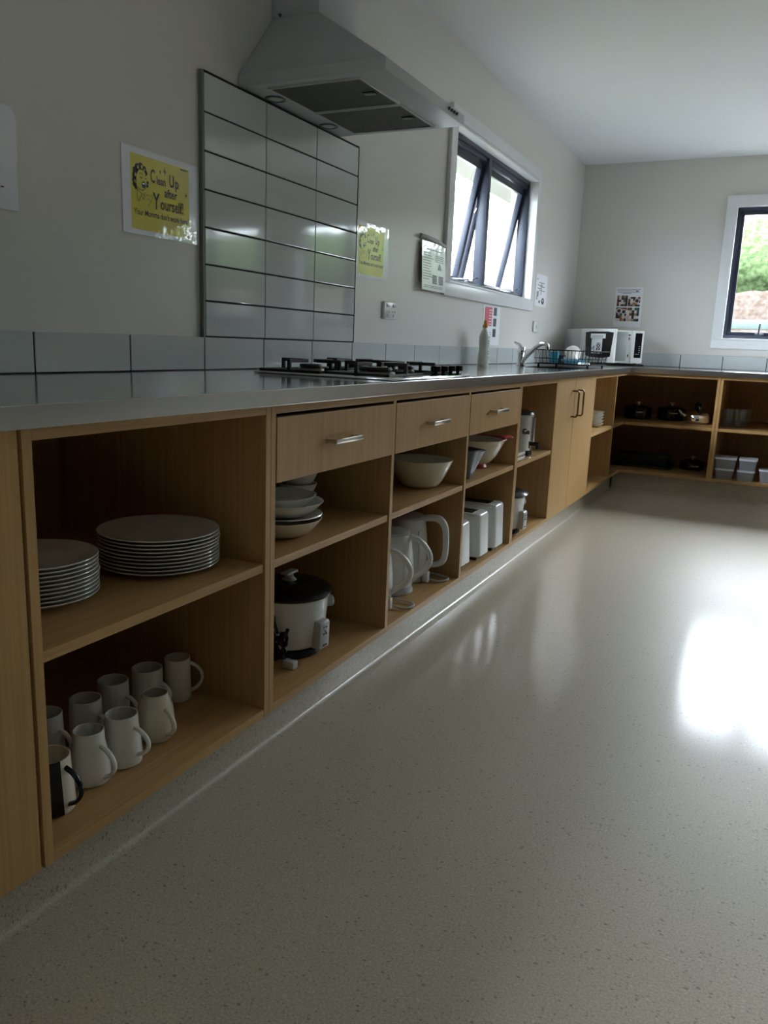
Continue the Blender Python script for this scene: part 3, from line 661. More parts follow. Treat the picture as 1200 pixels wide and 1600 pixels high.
# notice with red panel under the window
mb = MB(); mb.box(0.0007, 0.0016, 4.325, 4.625, 0.940, 1.160)
mb.quads([(0.0019, 4.348, 1.045), (0.0019, 4.475, 1.045), (0.0019, 4.475, 1.148), (0.0019, 4.348, 1.148)], 1)
for k in range(6): bars(mb, 0.0020, 4.42, 4.468, 1.052+k*0.0155, 0.006, 3)
for k, z in enumerate((1.105, 1.045, 0.985)): mb.box(0.0017, 0.0021, 4.50, 4.555, z, z+0.045, mi=2)
for k in range(5): bars(mb, 0.0018, 4.36, 4.47, 0.96+k*0.012, 0.003, 2)
single('wall_notice', mb, [M_PAPER, mat('red_print', srgb(205, 70, 92), .5), M_DGREY, mat('pink_print', srgb(240, 190, 200), .5)], 'notice with a red panel and three small pictures, behind the bottle', 'notice', (0.001, 4.475, 0.94), smooth=False)
# notice right of the window
mb = MB(); mb.box(0.0007, 0.0016, 5.325, 5.610, 1.209, 1.416)
bars(mb, 0.0017, 5.35, 5.375, 1.378, 0.007, 1)
for a, c, z in ((5.40, 5.53, 1.360), (5.37, 5.50, 1.343), (5.42, 5.545, 1.335), (5.37, 5.48, 1.322), (5.41, 5.55, 1.310)): bars(mb, 0.0017, a, c, z, 0.0045, 1)
mb.box(0.0017, 0.0020, 5.455, 5.467, 1.285, 1.360, mi=1); mb.box(0.0017, 0.0020, 5.36, 5.375, 1.25, 1.305, mi=2); mb.box(0.0017, 0.0020, 5.385, 5.40, 1.27, 1.305, mi=2)
mb.quads([(0.0021, 5.515+0.034*math.cos(k*PI/6), 1.246+0.022*math.sin(k*PI/6)) for k in range(12)], 2)
mb.quads([(0.0023, 5.515+0.012*math.cos(k*PI/6), 1.250+0.008*math.sin(k*PI/6)) for k in range(12)], 0)
mb.box(0.0017, 0.0020, 5.415, 5.445, 1.230, 1.247, mi=2)
single('wall_notice', mb, [M_PAPER, M_GINK, M_INK], 'white notice with lines and small black drawings, right of the left window', 'notice', (0.001, 5.47, 1.209), smooth=False)
# notice with photographs on the back wall
mb = MB(); yb_ = YB; px0, px1, pz0, pz1 = 0.316, 0.518, 1.114, 1.410
mb.box(px0, px1, yb_-0.0016, yb_-0.0007, pz0, pz1)
def rx(x0_, x1_, z0_, z1_, mi, d=0.0018): mb.quads([(x0_, yb_-d, z0_), (x1_, yb_-d, z0_), (x1_, yb_-d, z1_), (x0_, yb_-d, z1_)], mi)
for k, (a, c) in enumerate(((0.325, 0.500), (0.325, 0.490), (0.330, 0.495), (0.37, 0.43))): rx(a, c, 1.394-k*0.010, 1.3975-k*0.010, 1)
rx(0.465, 0.478, 1.379, 1.388, 2)
cols = [srgb(60, 74, 70), srgb(150, 134, 96), srgb(30, 34, 44), srgb(190, 170, 160), srgb(120, 60, 52), srgb(220, 205, 200), srgb(44, 84, 76), srgb(150, 88, 56), srgb(24, 22, 24)]
pm = [mat('photo_ink_%d' % i, c, 0.5) for i, c in enumerate(cols)]
rnd = random.Random(21)
for (xa_, xb_, za, zb) in ((0.330, 0.409, 1.270, 1.350), (0.412, 0.502, 1.270, 1.340), (0.330, 0.409, 1.160, 1.262), (0.412, 0.502, 1.160, 1.262)):
    nx, nz = 5, 5
    for i in range(nx):
        for j in range(nz):
            rx(xa_+(xb_-xa_)*i/nx, xa_+(xb_-xa_)*(i+1)/nx, za+(zb-za)*j/nz, za+(zb-za)*(j+1)/nz, 3+rnd.choice([0, 1, 2, 2, 3, 3, 4, 5, 5, 6, 7, 8]), 0.0018)
def cx(x, z, r, mi, d): mb.quads([(x+r*math.cos(k*PI/8), yb_-d, z+r*math.sin(k*PI/8)) for k in range(16)], mi)
for x, z, r, i in ((0.352, 1.236, 0.020, 5), (0.388, 1.230, 0.020, 5), (0.478, 1.312, 0.018, 3)): cx(x, z, r, 3+i, 0.0021); cx(x, z, r*0.68, 3+2, 0.0023)
single('wall_notice', mb, [M_PAPER, M_GINK, M_INK]+pm, 'tall notice with four colour photographs, above the microwave on the back wall', 'notice', (0.417, yb_-0.001, pz0), smooth=False)

# power socket and switch
t_ = thing('power_socket', 'white double power socket on the wall right of the splashback', 'socket', (0.006, 3.12, 1.027))
part('socket_plate', MB().box(0.0006, 0.012, 3.062, 3.180, 1.027, 1.098, 0.003), M_WPLAST, t_)
for k, yc in enumerate((3.092, 3.150)):
    part('rocker', MB().box(0.012, 0.0155, yc-0.012, yc+0.012, 1.076, 1.088, 0.001), M_GPLAST, t_)
    mb = MB(); mb.box(0.0119, 0.0123, yc-0.012, yc-0.008, 1.054, 1.062); mb.box(0.0119, 0.0123, yc+0.008, yc+0.012, 1.054, 1.062); mb.box(0.0119, 0.0123, yc-0.002, yc+0.002, 1.037, 1.048)
    part('pin_holes', mb, M_BPLAST, t_, smooth=False)
t_ = thing('light_switch', 'small white wall switch below the notice near the corner', 'switch', (0.005, 5.375, 1.037))
part('switch_plate', MB().box(0.0006, 0.012, 5.318, 5.435, 1.037, 1.108, 0.003), M_WPLAST, t_)
part('rocker', MB().box(0.012, 0.015, 5.365, 5.385, 1.062, 1.084, 0.001), M_GPLAST, t_)

# ------------------------------------------------------------------ things on the worktop
WZ = 0.8312
# bottle
t_ = thing('detergent_bottle', 'white detergent bottle with an orange cap standing by the upstand', 'bottle', (0.085, 4.13, WZ))
part('bottle_body', MB().lathe([(0, 0), (0.030, 0), (0.033, 0.006), (0.034, 0.05), (0.030, 0.085), (0.0335, 0.12), (0.033, 0.150), (0.024, 0.175), (0.014, 0.192), (0.012, 0.203), (0, 0.203)], (0.085, 4.13, WZ), 32, sx=0.85, sy=1.12), mat('bottle_plastic', srgb(208, 210, 198), 0.35), t_)
part('cap', MB().lathe([(0.0145, 0.196), (0.0145, 0.208), (0.010, 0.214), (0.008, 0.232), (0.004, 0.236), (0, 0.236)], (0.085, 4.13, WZ), 20), mat('orange_plastic', srgb(220, 142, 30), 0.3), t_, label='orange cap')
mb = MB()
Lm = mat('label_ink', srgb(96, 120, 96), .5)
for z, wd in ((0.145, .012), (0.125, .017), (0.112, .012), (0.100, .008), (0.070, .018), (0.058, .018), (0.040, .012)):
    a = math.radians(-10); c = (0.085+0.0290*math.cos(a), 4.13+0.038*math.sin(a))
    mb.box(c[0]-0.0003, c[0]+0.0003, c[1]-wd/2, c[1]+wd/2, WZ+z, WZ+z+0.006)
part('label_print', mb, Lm, t_, smooth=False)
# mixer tap
t_ = thing('mixer_tap', 'chrome mixer tap with a slanting spout beside the dish rack', 'tap', (0.20, 4.44, WZ))
part('tap_body', MB().lathe([(0.026, 0), (0.026, 0.006), (0.021, 0.010), (0.020, 0.062), (0.023, 0.070), (0.023, 0.092), (0.018, 0.104), (0, 0.108)], (0.20, 4.44, WZ), 24), M_CHROME, t_)
part('spout', MB().tube([(0.212, 4.43, WZ+0.020), (0.235, 4.42, WZ+0.052), (0.285, 4.41, WZ+0.100), (0.318, 4.405, WZ+0.122), (0.340, 4.40, WZ+0.126), (0.354, 4.40, WZ+0.118), (0.357, 4.40, WZ+0.095)], [0.013, 0.012, 0.011, 0.0105, 0.011, 0.012, 0.012], 14, sm=4), M_CHROME, t_)
part('lever', MB().tube([(0.200, 4.44, WZ+0.098), (0.180, 4.45, WZ+0.118), (0.150, 4.46, WZ+0.128)], [0.010, 0.008, 0.006], 10), M_CHROME, t_)
# dish rack
RX0, RX1, RY0, RY1 = 0.215, 0.560, 4.62, 5.10
t_ = thing('dish_rack', 'black wire dish rack on the worktop beside the sink', 'dish rack', ((RX0+RX1)/2, (RY0+RY1)/2, WZ))
mb = MB(); zt, zb = WZ+0.094, WZ+0.016; i_ = 0.012
rim = lambda z, q, r: mb.tube([(RX0+q, RY0+q, z), (RX1-q, RY0+q, z), (RX1-q, RY1-q, z), (RX0+q, RY1-q, z)], r, 8, closed=True)
rim(zt, 0, 0.0032); rim(zb, i_, 0.0026); rim(zb+0.03, 0.008, 0.0016)
def wires(n, f):
    for k in range(n): mb.tube(f((k+0.5)/n), 0.0016, 6)
wires(16, lambda u: [(RX0+(RX1-RX0)*u, RY0, zt), (RX0+i_+(RX1-RX0-2*i_)*u, RY0+i_, zb), (RX0+i_+(RX1-RX0-2*i_)*u, RY1-i_, zb), (RX0+(RX1-RX0)*u, RY1, zt)])
wires(18, lambda u: [(RX0, RY0+(RY1-RY0)*u, zt), (RX0+i_, RY0+i_+(RY1-RY0-2*i_)*u, zb), (RX1-i_, RY0+i_+(RY1-RY0-2*i_)*u, zb), (RX1, RY0+(RY1-RY0)*u, zt)])
part('basket', mb, M_BPLAST, t_)
for x in (RX0+0.03, RX1-0.03):
    for y in (RY0+0.03, RY1-0.03): part('foot', MB().lathe([(0.006, 0), (0.007, 0.004), (0.004, 0.016), (0, 0.016)], (x, y, WZ), 12), M_BPLAST, t_)
mb = MB()
for k in range(5): mb.tube([(0.36+k*0.030, 5.02, zb), (0.36+k*0.030, 5.02, zb+0.108), (0.375+k*0.030, 5.02, zb+0.108), (0.375+k*0.030, 5.02, zb)], 0.0016, 6)
part('plate_prongs', mb, M_DGREY, t_)
M_TEALP = mat('teal_plastic', srgb(52, 150, 176), 0.4); M_SKY = mat('sky_blue_plastic', srgb(110, 186, 226), 0.4)
zi = zb+0.0035
single('cup', MB().lathe([(0, 0), (0.024, 0), (0.030, 0.064), (0.028, 0.064), (0.022, 0.004), (0, 0.004)], (0.315, 4.72, zi), 28), M_TEALP, 'teal cup standing in the dish rack nearest the tap', 'cup', (0.315, 4.72, zi))
mb = MB(); n_ = 22
single('dish', MB().lathe([(0, 0), (0.05, 0), (0.075, 0.022), (0.073, 0.024), (0.048, 0.004), (0, 0.004)], (0.430, 4.74, zi), 32), M_SKY, 'sky blue shallow dish lying in the dish rack', 'dish', (0.430, 4.74, zi))
single('bowl', MB().lathe([(0, 0), (0.03, 0), (0.055, 0.045), (0.053, 0.046), (0.028, 0.004), (0, 0.004)], (0.300, 4.86, zi), 32), mat('navy_plastic', srgb(24, 40, 66), .4), 'dark navy bowl in the dish rack behind the teal cup', 'bowl', (0.300, 4.86, zi))
single('lid', MB().lathe([(0, 0.012), (0.03, 0.011), (0.036, 0.0), (0.034, 0.0), (0.028, 0.008), (0, 0.009)], (0.505, 4.665, zi), 28), M_WPLAST, 'small white round lid at the near right corner of the dish rack', 'lid', (0.505, 4.665, zi))
Mg = Matrix.Translation((0.37, 4.95, zi+0.052)) @ Matrix.Rotation(PI/2-0.2, 4, 'X')
single('plate', MB().lathe([(0, 0), (0.035, 0), (0.052, 0.008), (0.050, 0.009), (0.034, 0.003), (0, 0.003)], (0, 0, 0), 32, M=Mg), M_CHINA, 'small white plate standing upright in the dish rack', 'plate', (0.37, 4.95, zi))

# microwave on its board, door standing open
ang = math.atan2(0.57, 0.82)
t_ = thing('chopping_board', 'thin black board under the microwave', 'board', (0.224, 5.85, WZ), rz=ang)
part('board', MB().box(-0.02, 0.485, 0.005, 0.335, 0.0004, 0.0135, 0.003), M_BPLAST, t_, world=False)
t_ = thing('microwave', 'white microwave oven with its black-windowed door open, in the corner', 'microwave', (0.224, 5.85, WZ+0.0145), rz=ang)
W_, H_, D_ = 0.455, 0.236, 0.335; DW = 0.335
mb = MB(); w_ = 0.012
mb.box(0, W_, 0, D_, 0.006, 0.006+w_); mb.box(0, W_, 0, D_, H_-w_, H_, 0.002); mb.box(0, w_, 0, D_, 0.018, H_-w_); mb.box(W_-0.115, W_, 0, D_, 0.018, H_-w_)
mb.box(w_, W_-0.115, D_-0.01, D_, 0.018, H_-w_)
part('body', mb, M_WPLAST, t_, world=False, smooth=False)
mb = MB()
for z in (0.05, 0.17): mb.box(W_-0.108, W_-0.100, -0.0010, 0.0002, z, z+0.018)
mb.box(W_-0.112, W_-0.095, -0.0010, 0.0002, 0.20, 0.208)
part('latch_slots', mb, M_BPLAST, t_, world=False, smooth=False)
cp = part('control_panel', MB().box(W_-0.088, W_, -0.018, 0.0, 0.008, H_, 0.002), M_WPLAST, t_, world=False, smooth=False)
mb = MB(); mb.box(W_-0.066, W_-0.014, -0.0192, -0.018, 0.045, H_-0.016)
part('display', mb, M_BPLAST, cp, world=False, smooth=False, label='tall black keypad with small pale symbols')
mb = MB()
for k in range(4): mb.box(W_-0.034, W_-0.024, -0.0198, -0.0192, 0.082+k*0.014, 0.086+k*0.014)
mb.box(W_-0.058, W_-0.028, -0.0198, -0.0192, 0.070, 0.073)
part('keypad_print', mb, M_GPLAST, cp, world=False, smooth=False)
for x in (0.03, W_-0.03):
    for y in (0.03, D_-0.03): part('foot', MB().lathe([(0.010, 0), (0.010, 0.006), (0, 0.006)], (x, y, 0), 12), M_BPLAST, t_, world=False)
part('turntable', MB().lathe([(0, 0.022), (0.13, 0.022), (0.135, 0.028), (0.13, 0.028), (0, 0.025)], (0.175, 0.165, 0), 40), M_GLASSD, t_, world=False)
Md = Matrix.Rotation(math.radians(-70), 4, 'Z')
d = part('door', MB().box(0, DW, -0.022, -0.001, 0.008, H_-0.001, 0.003, M=Md), M_WPLAST, t_, world=False, smooth=False)
part('door_window', MB().prism([(0.062, 0.052), (0.050, H_-0.026), (0.10, H_-0.020), (DW-0.06, H_-0.020), (DW-0.012, H_-0.026), (DW-0.030, 0.048), (DW-0.10, 0.038), (0.11, 0.040)], 1, -0.0232, -0.022, M=Md), M_BPLAST, d, world=False, smooth=False, label='glossy black door window')
Mdp = Md
mb = MB(); mb.box(0.105, 0.250, -0.0245, -0.0236, H_-0.066, H_-0.034, M=Md); mb.box(0.118, 0.222, -0.0245, -0.0236, 0.066, H_-0.068, M=Md)
for k in range(2): mb.box(0.125, 0.225, -0.0250, -0.0246, H_-0.050-k*0.008, H_-0.047-k*0.008, mi=1, M=Md)
mb.box(0.168, 0.208, -0.0250, -0.0246, 0.090, 0.140, mi=2, M=Md)
for i in range(3):
    for j in range(4): mb.box(0.171+i*0.012, 0.180+i*0.012, -0.0253, -0.0250, 0.093+j*0.012, 0.102+j*0.012, mi=(0 if (i+j) % 2 else 3), M=Md)
mb.quads([tuple(Md @ Vector(p)) for p in ((0.125, -0.0250, 0.095), (0.132, -0.0250, 0.094), (0.150, -0.0250, 0.118), (0.146, -0.0250, 0.122))], 2)
o = single('taped_notice', mb, [M_PAPER, M_GINK, M_DGREY, mat('red_brown_ink', srgb(130, 84, 80), .5)], 'two white paper notices taped to the microwave door window', 'notice', (0.224, 5.85, WZ+0.0145), world=False, smooth=False)
o.rotation_euler.z = ang

# ------------------------------------------------------------------ crockery in the near cabinet
def plate_mb(r):
    return MB().lathe([(0, .003), (.60*r, .003), (.62*r, 0), (.66*r, 0), (.69*r, .004), (.985*r, .0135), (r, .0150), (.995*r, .0163), (.97*r, .0160), (.70*r, .0072), (.64*r, .0058), (0, .0058)], (0, 0, 0), 64)
ORD = ['topmost', 'second from the top', 'third from the top', 'fourth from the top', 'fifth from the top', 'fifth from the bottom', 'fourth from the bottom', 'third from the bottom', 'second from the bottom', 'bottom']
def stack(cx_, cy_, r, tilt_offsets, name, cat, wording, group):
    first = None; pitch = 0.0072
    for k in range(10):
        dx, dy = tilt_offsets.get(9-k, (random.uniform(-.0004, .0004), random.uniform(-.0004, .0004)))
        loc = (cx_+dx, cy_+dy, ZM+0.0004+k*pitch)
        if first is None: first = o = single(name, plate_mb(r), M_CHINA, '', cat, loc, group, world=False)
        else: o = first.copy(); COL.objects.link(o); o.location = loc
        o['label'] = '%s, %s' % (wording, ORD[9-k]); o['group'] = group; o['category'] = cat
stack(0.436, 1.211, 0.120, {2: (0.0015, 0.001)}, 'dinner_plate', 'plate', 'large white plate in the wide stack', 'large plates on the near shelf')
stack(0.400, 0.940, 0.104, {4: (0.0015, 0.001)}, 'side_plate', 'plate', 'smaller white plate in the left stack', 'smaller plates on the near shelf')

def mug(loc, prof, hang, hs, mats, label, h=0.096, handle_mat=0, group='mugs on the bottom of the near cabinet', split=None):
    t = thing('mug', label, 'mug', loc, group)
    rr = lambda z: [p for p in prof]
    outer = [(r_, z_*h) for r_, z_ in prof]; th = 0.0028
    pts = [(0, 0.0)]+[(outer[0][0]*0.92, 0.0)]+[(r_, z_+0.002) for r_, z_ in outer[:1]]+outer[1:]+[(outer[-1][0]-th*0.5, outer[-1][1]+0.0010)]+[(r_-th, max(z_, 0.004)) for r_, z_ in reversed(outer)]+[(0, 0.004)]
    mb = MB(); mb.lathe(pts, (0, 0, 0), 40)
    if split is not None:
        mb.bm.normal_update()
        for f in mb.bm.faces:
            c = f.calc_center_median(); rad = math.hypot(c.x, c.y)
            if rad > 0.0345+0.0052*(1-c.z/h) and c.x*split[0]+c.y*split[1] < split[2]: f.material_index = 1
    part('body', mb, mats, t, world=False)
    d = Vector((math.cos(hang), math.sin(hang), 0))
    def rad(zf):
        for (r0, z0_), (r1, z1_) in zip(prof, prof[1:]):
            if z0_ <= zf <= z1_: return r0+(r1-r0)*(zf-z0_)/max(1e-6, z1_-z0_)
        return prof[-1][0]
    za, zb = hs[0], hs[1]; ext = hs[2]; pts = []
    for k in range(11):
        u = k/10; zf = za+(zb-za)*u; q = math.sin(PI*u)**0.62
        rr_ = rad(zf)-0.0015+ext*q
        pts.append(d*rr_+Vector((0, 0, zf*h)))
    part('handle', MB().tube(pts, 0.0052, 10, sq=0.75), mats[handle_mat], t, world=False)
    return t
P_TAPER = lambda rb, rt: [(rb*0.97, 0.0), (rb, 0.08), ((rb*.75+rt*.25), 0.4), (rt*1.02, 0.8), (rt, 1.0)]
mz = ZB1+0.0006
mug((0.507, 0.853, mz), [(0.041, 0), (0.042, .08), (0.040, .35), (0.037, .7), (0.0355, 1)], math.radians(8), (0.85, 0.16, 0.028), [M_CHINAC, M_BLACKC], 'half black half cream mug with a black handle, nearest the left panel', handle_mat=1, split=(0.643, 0.764, 0.020))
mug((0.497, 0.951, mz), P_TAPER(0.037, 0.027), math.radians(2), (0.75, 0.14, 0.026), [M_CHINA], 'tapered white mug in the front row, right of the half black mug')
mug((0.501, 1.027, mz), P_TAPER(0.037, 0.030), math.radians(5), (0.78, 0.22, 0.028), [M_CHINA], 'white mug with a large angular handle, middle of the front row')
mug((0.492, 1.128, mz), [(0.031, 0), (0.036, .2), (0.037, .4), (0.034, .7), (0.026, .95), (0.025, 1)], math.radians(-12), (0.72, 0.18, 0.024), [M_CHINAC], 'barrel-shaped white mug, last mug in the front row')
mug((0.411, 1.288, mz), [(0.029, 0), (0.030, .08), (0.029, .5), (0.028, 1)], math.radians(38), (0.86, 0.18, 0.026), [M_CHINAC], 'tall slim cream mug standing apart on the right of the mugs')
mug((0.396, 1.040, mz), P_TAPER(0.033, 0.030), math.radians(10), (0.7, 0.2, 0.024), [M_CHINA], 'white mug in the second row, behind the tapered mug')
mug((0.381, 0.958, mz), P_TAPER(0.033, 0.030), math.radians(10), (0.7, 0.2, 0.024), [M_CHINA], 'shadowed white mug in the second row, against the left panel')
mug((0.379, 1.129, mz), P_TAPER(0.033, 0.031), math.radians(10), (0.7, 0.2, 0.024), [M_CHINA], 'dim mug in the darkest middle of the back row')
mug((0.394, 1.212, mz), P_TAPER(0.033, 0.032), math.radians(10), (0.7, 0.2, 0.024), [M_CHINA], 'dim mug in the back row, left of the tall slim mug')

# ------------------------------------------------------------------ bowls under the first drawer
def bowl_prof(rb, rt, h, th=0.003, e=1.8):
    o_ = [(rb+(rt-rb)*(k/10)**(1/e), h*(k/10)) for k in range(11)]
    return [(0, 0.001), (rb*0.75, 0.001), (rb*0.8, 0), (rb, 0)]+o_[1:]+[(rt-th*.5, h+0.001)]+[(r_-th, max(z_, th)) for r_, z_ in reversed(o_)][:-1]+[(rb*.9, th+0.001), (0, th+0.001)]
BX, BY = 0.490, 1.575
single('serving_bowl', MB().lathe(bowl_prof(0.045, 0.098, 0.044), (0, 0, 0), 56), M_CHINAC, 'plain cream bowl at the bottom of the bowl stack', 'bowl', (BX, BY, ZM+0.0006), 'bowls stacked under the first drawer', world=False)
single('steel_dish', MB().lathe([(0, 0), (0.07, 0), (0.096, 0.008), (0.099, 0.008), (0.097, 0.0105), (0.07, 0.002), (0, 0.002)], (0, 0, 0), 56), M_SATIN, 'thin steel dish between the cream bowl and the ribbed bowl', 'dish', (BX, BY, ZM+0.0470), 'bowls stacked under the first drawer', world=False)
mb = MB(); mb.lathe(bowl_prof(0.045, 0.101, 0.036), (0, 0, 0), 96)
for v in mb.bm.verts:
    rad = math.hypot(v.co.x, v.co.y)
    if rad > 0.05 and v.co.z < 0.034:
        a = round(math.atan2(v.co.y, v.co.x)/(2*PI/96)); s_ = 1-0.022*(a % 2); v.co.x *= s_; v.co.y *= s_
single('ribbed_bowl', mb, M_CHINA, 'white bowl with a ribbed outside, in the middle of the bowl stack', 'bowl', (BX, BY, ZM+0.0500), 'bowls stacked under the first drawer', world=False)
single('serving_bowl', MB().lathe(bowl_prof(0.042, 0.088, 0.036), (0, 0, 0), 56), M_CHINA, 'smooth white bowl on top of the bowl stack', 'bowl', (BX-0.006, BY-0.004, ZM+0.0640), 'bowls stacked under the first drawer', world=False)
for k, nm in enumerate(('bottom', 'second from the bottom', 'second from the top', 'topmost')):
    single('small_bowl', MB().lathe(bowl_prof(0.028, 0.052, 0.036), (0, 0, 0), 40), M_CHINA, 'small white bowl in the shadowed stack behind the larger bowls, %s' % nm, 'bowl', (0.415, 1.765, ZM+0.0006+k*0.028), 'small bowls at the back', world=False)
# rice cooker
def rice_cooker(loc, s, label, cord):
    t = thing('rice_cooker', label, 'rice cooker', loc)
    part('base', MB().lathe([(0, 0), (0.098*s, 0), (0.104*s, 0.006), (0.100*s, 0.018), (0.090*s, 0.022), (0, 0.022)], (0, 0, 0), 56), M_BPLAST, t, world=False, label='black base ring')
    part('body', MB().lathe([(0, 0.0225), (0.096*s, 0.0225), (0.104*s, 0.035*s), (0.112*s, 0.10*s), (0.118*s, 0.176*s), (0.114*s, 0.179*s), (0, 0.179*s)], (0, 0, 0), 64), M_WPLAST, t, world=False)
    l = part('lid', MB().lathe([(0.122*s, 0.1795*s), (0.130*s, 0.182*s), (0.131*s, 0.188*s), (0.118*s, 0.200*s), (0.075*s, 0.212*s), (0, 0.217*s)], (0, 0, 0), 64), M_BPLAST, t, world=False, label='black domed lid')
    mb = MB(); mb.lathe([(0.024*s, 0.214*s), (0.018*s, 0.219*s), (0.012*s, 0.226*s), (0.012*s, 0.234*s), (0, 0.234*s)], (0, 0, 0), 24)
    mb.box(-0.014*s, 0.014*s, -0.030*s, 0.030*s, 0.233*s, 0.242*s, 0.004)
    part('lid_knob', mb, M_GPLAST, l, world=False)
    Mp = Matrix.Rotation(math.radians(-4), 4, 'Z')
    p = part('control_panel', MB().prism([(0.088*s, 0.024), (0.132*s, 0.024), (0.134*s, 0.105*s), (0.128*s, 0.112*s), (0.100*s, 0.112*s)], 1, -0.024*s, 0.024*s, bev=0.003, M=Mp), M_GPLAST, t, world=False)
    mb = MB()
    for a, z in ((-0.006, 0.090), (0.006, 0.090), (0.0, 0.078), (-0.006, 0.070), (0.006, 0.070)): mb.box(0.1325*s, 0.1345*s, a*s-0.003, a*s+0.003, z*s, z*s+0.005, M=Mp)
    mb.box(0.1325*s, 0.1345*s, -0.010*s, 0.010*s, 0.036*s, 0.040*s, M=Mp)
    part('indicator_print', mb, M_BPLAST, p, world=False, smooth=False)
    for a_ in (math.radians(52), math.radians(232)):
        dv = Vector((math.cos(a_), math.sin(a_), 0)); Mh = Matrix.Translation(dv*0.116*s+Vector((0, 0, 0.135*s))) @ dv.to_track_quat('Z', 'Y').to_matrix().to_4x4()
        part('side_handle', MB().lathe([(0.020*s, -0.004), (0.017*s, 0.012*s), (0.019*s, 0.020*s), (0.014*s, 0.026*s), (0, 0.027*s)], (0, 0, 0), 24, M=Mh), M_GPLAST, t, world=False)
    if cord:
        mb = MB(); pts = []
        for k in range(60):
            u = k/59; a = u*2*PI*4.3; pts.append((0.040+0.022*math.cos(a)+0.012*u, -0.120+0.012*math.sin(a), 0.022+0.070*u+0.014*math.sin(2.3*a)))
        mb.tube(pts, 0.0042, 8); mb.tube([(0.020, -0.098, 0.115), (0.034, -0.118, 0.110), (0.046, -0.122, 0.085)], 0.0042, 8, sm=4)
        part('power_cord', mb, M_BPLAST, t, world=False, label='bundled black power cord')
        part('plug', MB().box(0.062, 0.094, -0.125, -0.103, 0.001, 0.020, 0.003), M_GPLAST, t, world=False)
    return t
rice_cooker((0.455, 1.670, mz), 0.86, 'white rice cooker with a black domed lid, below the bowl stack', True)
# big bowl, grey jug, white bowl with pink lip
single('mixing_bowl', MB().lathe(bowl_prof(0.052, 0.107, 0.092, 0.003, 1.5), (0, 0, 0), 72), M_CHINAC, 'wide plain white mixing bowl alone under the middle drawer', 'bowl', (0.492, 2.402, ZM+0.0006), world=False)
mb = MB(); mb.lathe([(0, 0.001), (0.044, 0), (0.047, 0.004), (0.068, 0.098), (0.074, 0.100), (0.075, 0.104), (0.070, 0.105), (0.065, 0.100), (0.043, 0.006), (0, 0.006)], (0, 0, 0), 56)
for v in mb.bm.verts:
    a = math.atan2(v.co.y, v.co.x)-math.radians(20); w8 = max(0, 1-abs(a)/0.35)
    if v.co.z > 0.08: v.co.x += 0.020*w8*math.cos(math.radians(20)); v.co.y += 0.020*w8*math.sin(math.radians(20))
single('mixing_jug', mb, M_DGREY, 'dark grey plastic mixing jug with a pouring lip under the third drawer', 'jug', (0.533, 2.655, ZM+0.0006), world=False)
t_ = thing('handled_bowl', 'white mixing bowl with a pink handle and red foot under the third drawer', 'bowl', (0.484, 2.945, ZM+0.0006))
part('bowl_body', MB().lathe([(0.048, 0.014), (0.062, 0.020), (0.086, 0.045), (0.104, 0.080), (0.118, 0.108), (0.121, 0.110), (0.119, 0.112), (0.114, 0.109), (0.100, 0.080), (0.082, 0.046), (0.056, 0.022), (0, 0.018)], (0, 0, 0), 64), M_CHINAC, t_, world=False)
part('foot_ring', MB().lathe([(0, 0), (0.052, 0), (0.055, 0.003), (0.050, 0.0138), (0, 0.0138)], (0, 0, 0), 40), M_RED, t_, world=False, label='red non-slip foot')
a = math.radians(48); dv = Vector((math.cos(a), math.sin(a), 0)); tv = Vector((-dv.y, dv.x, 0))
rim_pts = lambda a0, a1, r, z, n: [(r*math.cos(a0+(a1-a0)*k/n), r*math.sin(a0+(a1-a0)*k/n), z) for k in range(n+1)]
mb = MB(); mb.tube(rim_pts(a-1.2, a+1.2, 0.120, 0.1125, 20), [0.0015+0.0035*math.sin(PI*k/20) for k in range(21)], 8)
mb.tube([dv*0.116+Vector((0, 0, 0.112)), dv*0.132+Vector((0, 0, 0.117)), dv*0.155+Vector((0, 0, 0.117)), dv*0.168+Vector((0, 0, 0.112))], [0.016, 0.013, 0.011, 0.008], 14, sq=0.55)
part('handle', mb, M_PINK, t_, world=False, label='pink rim grip and handle')

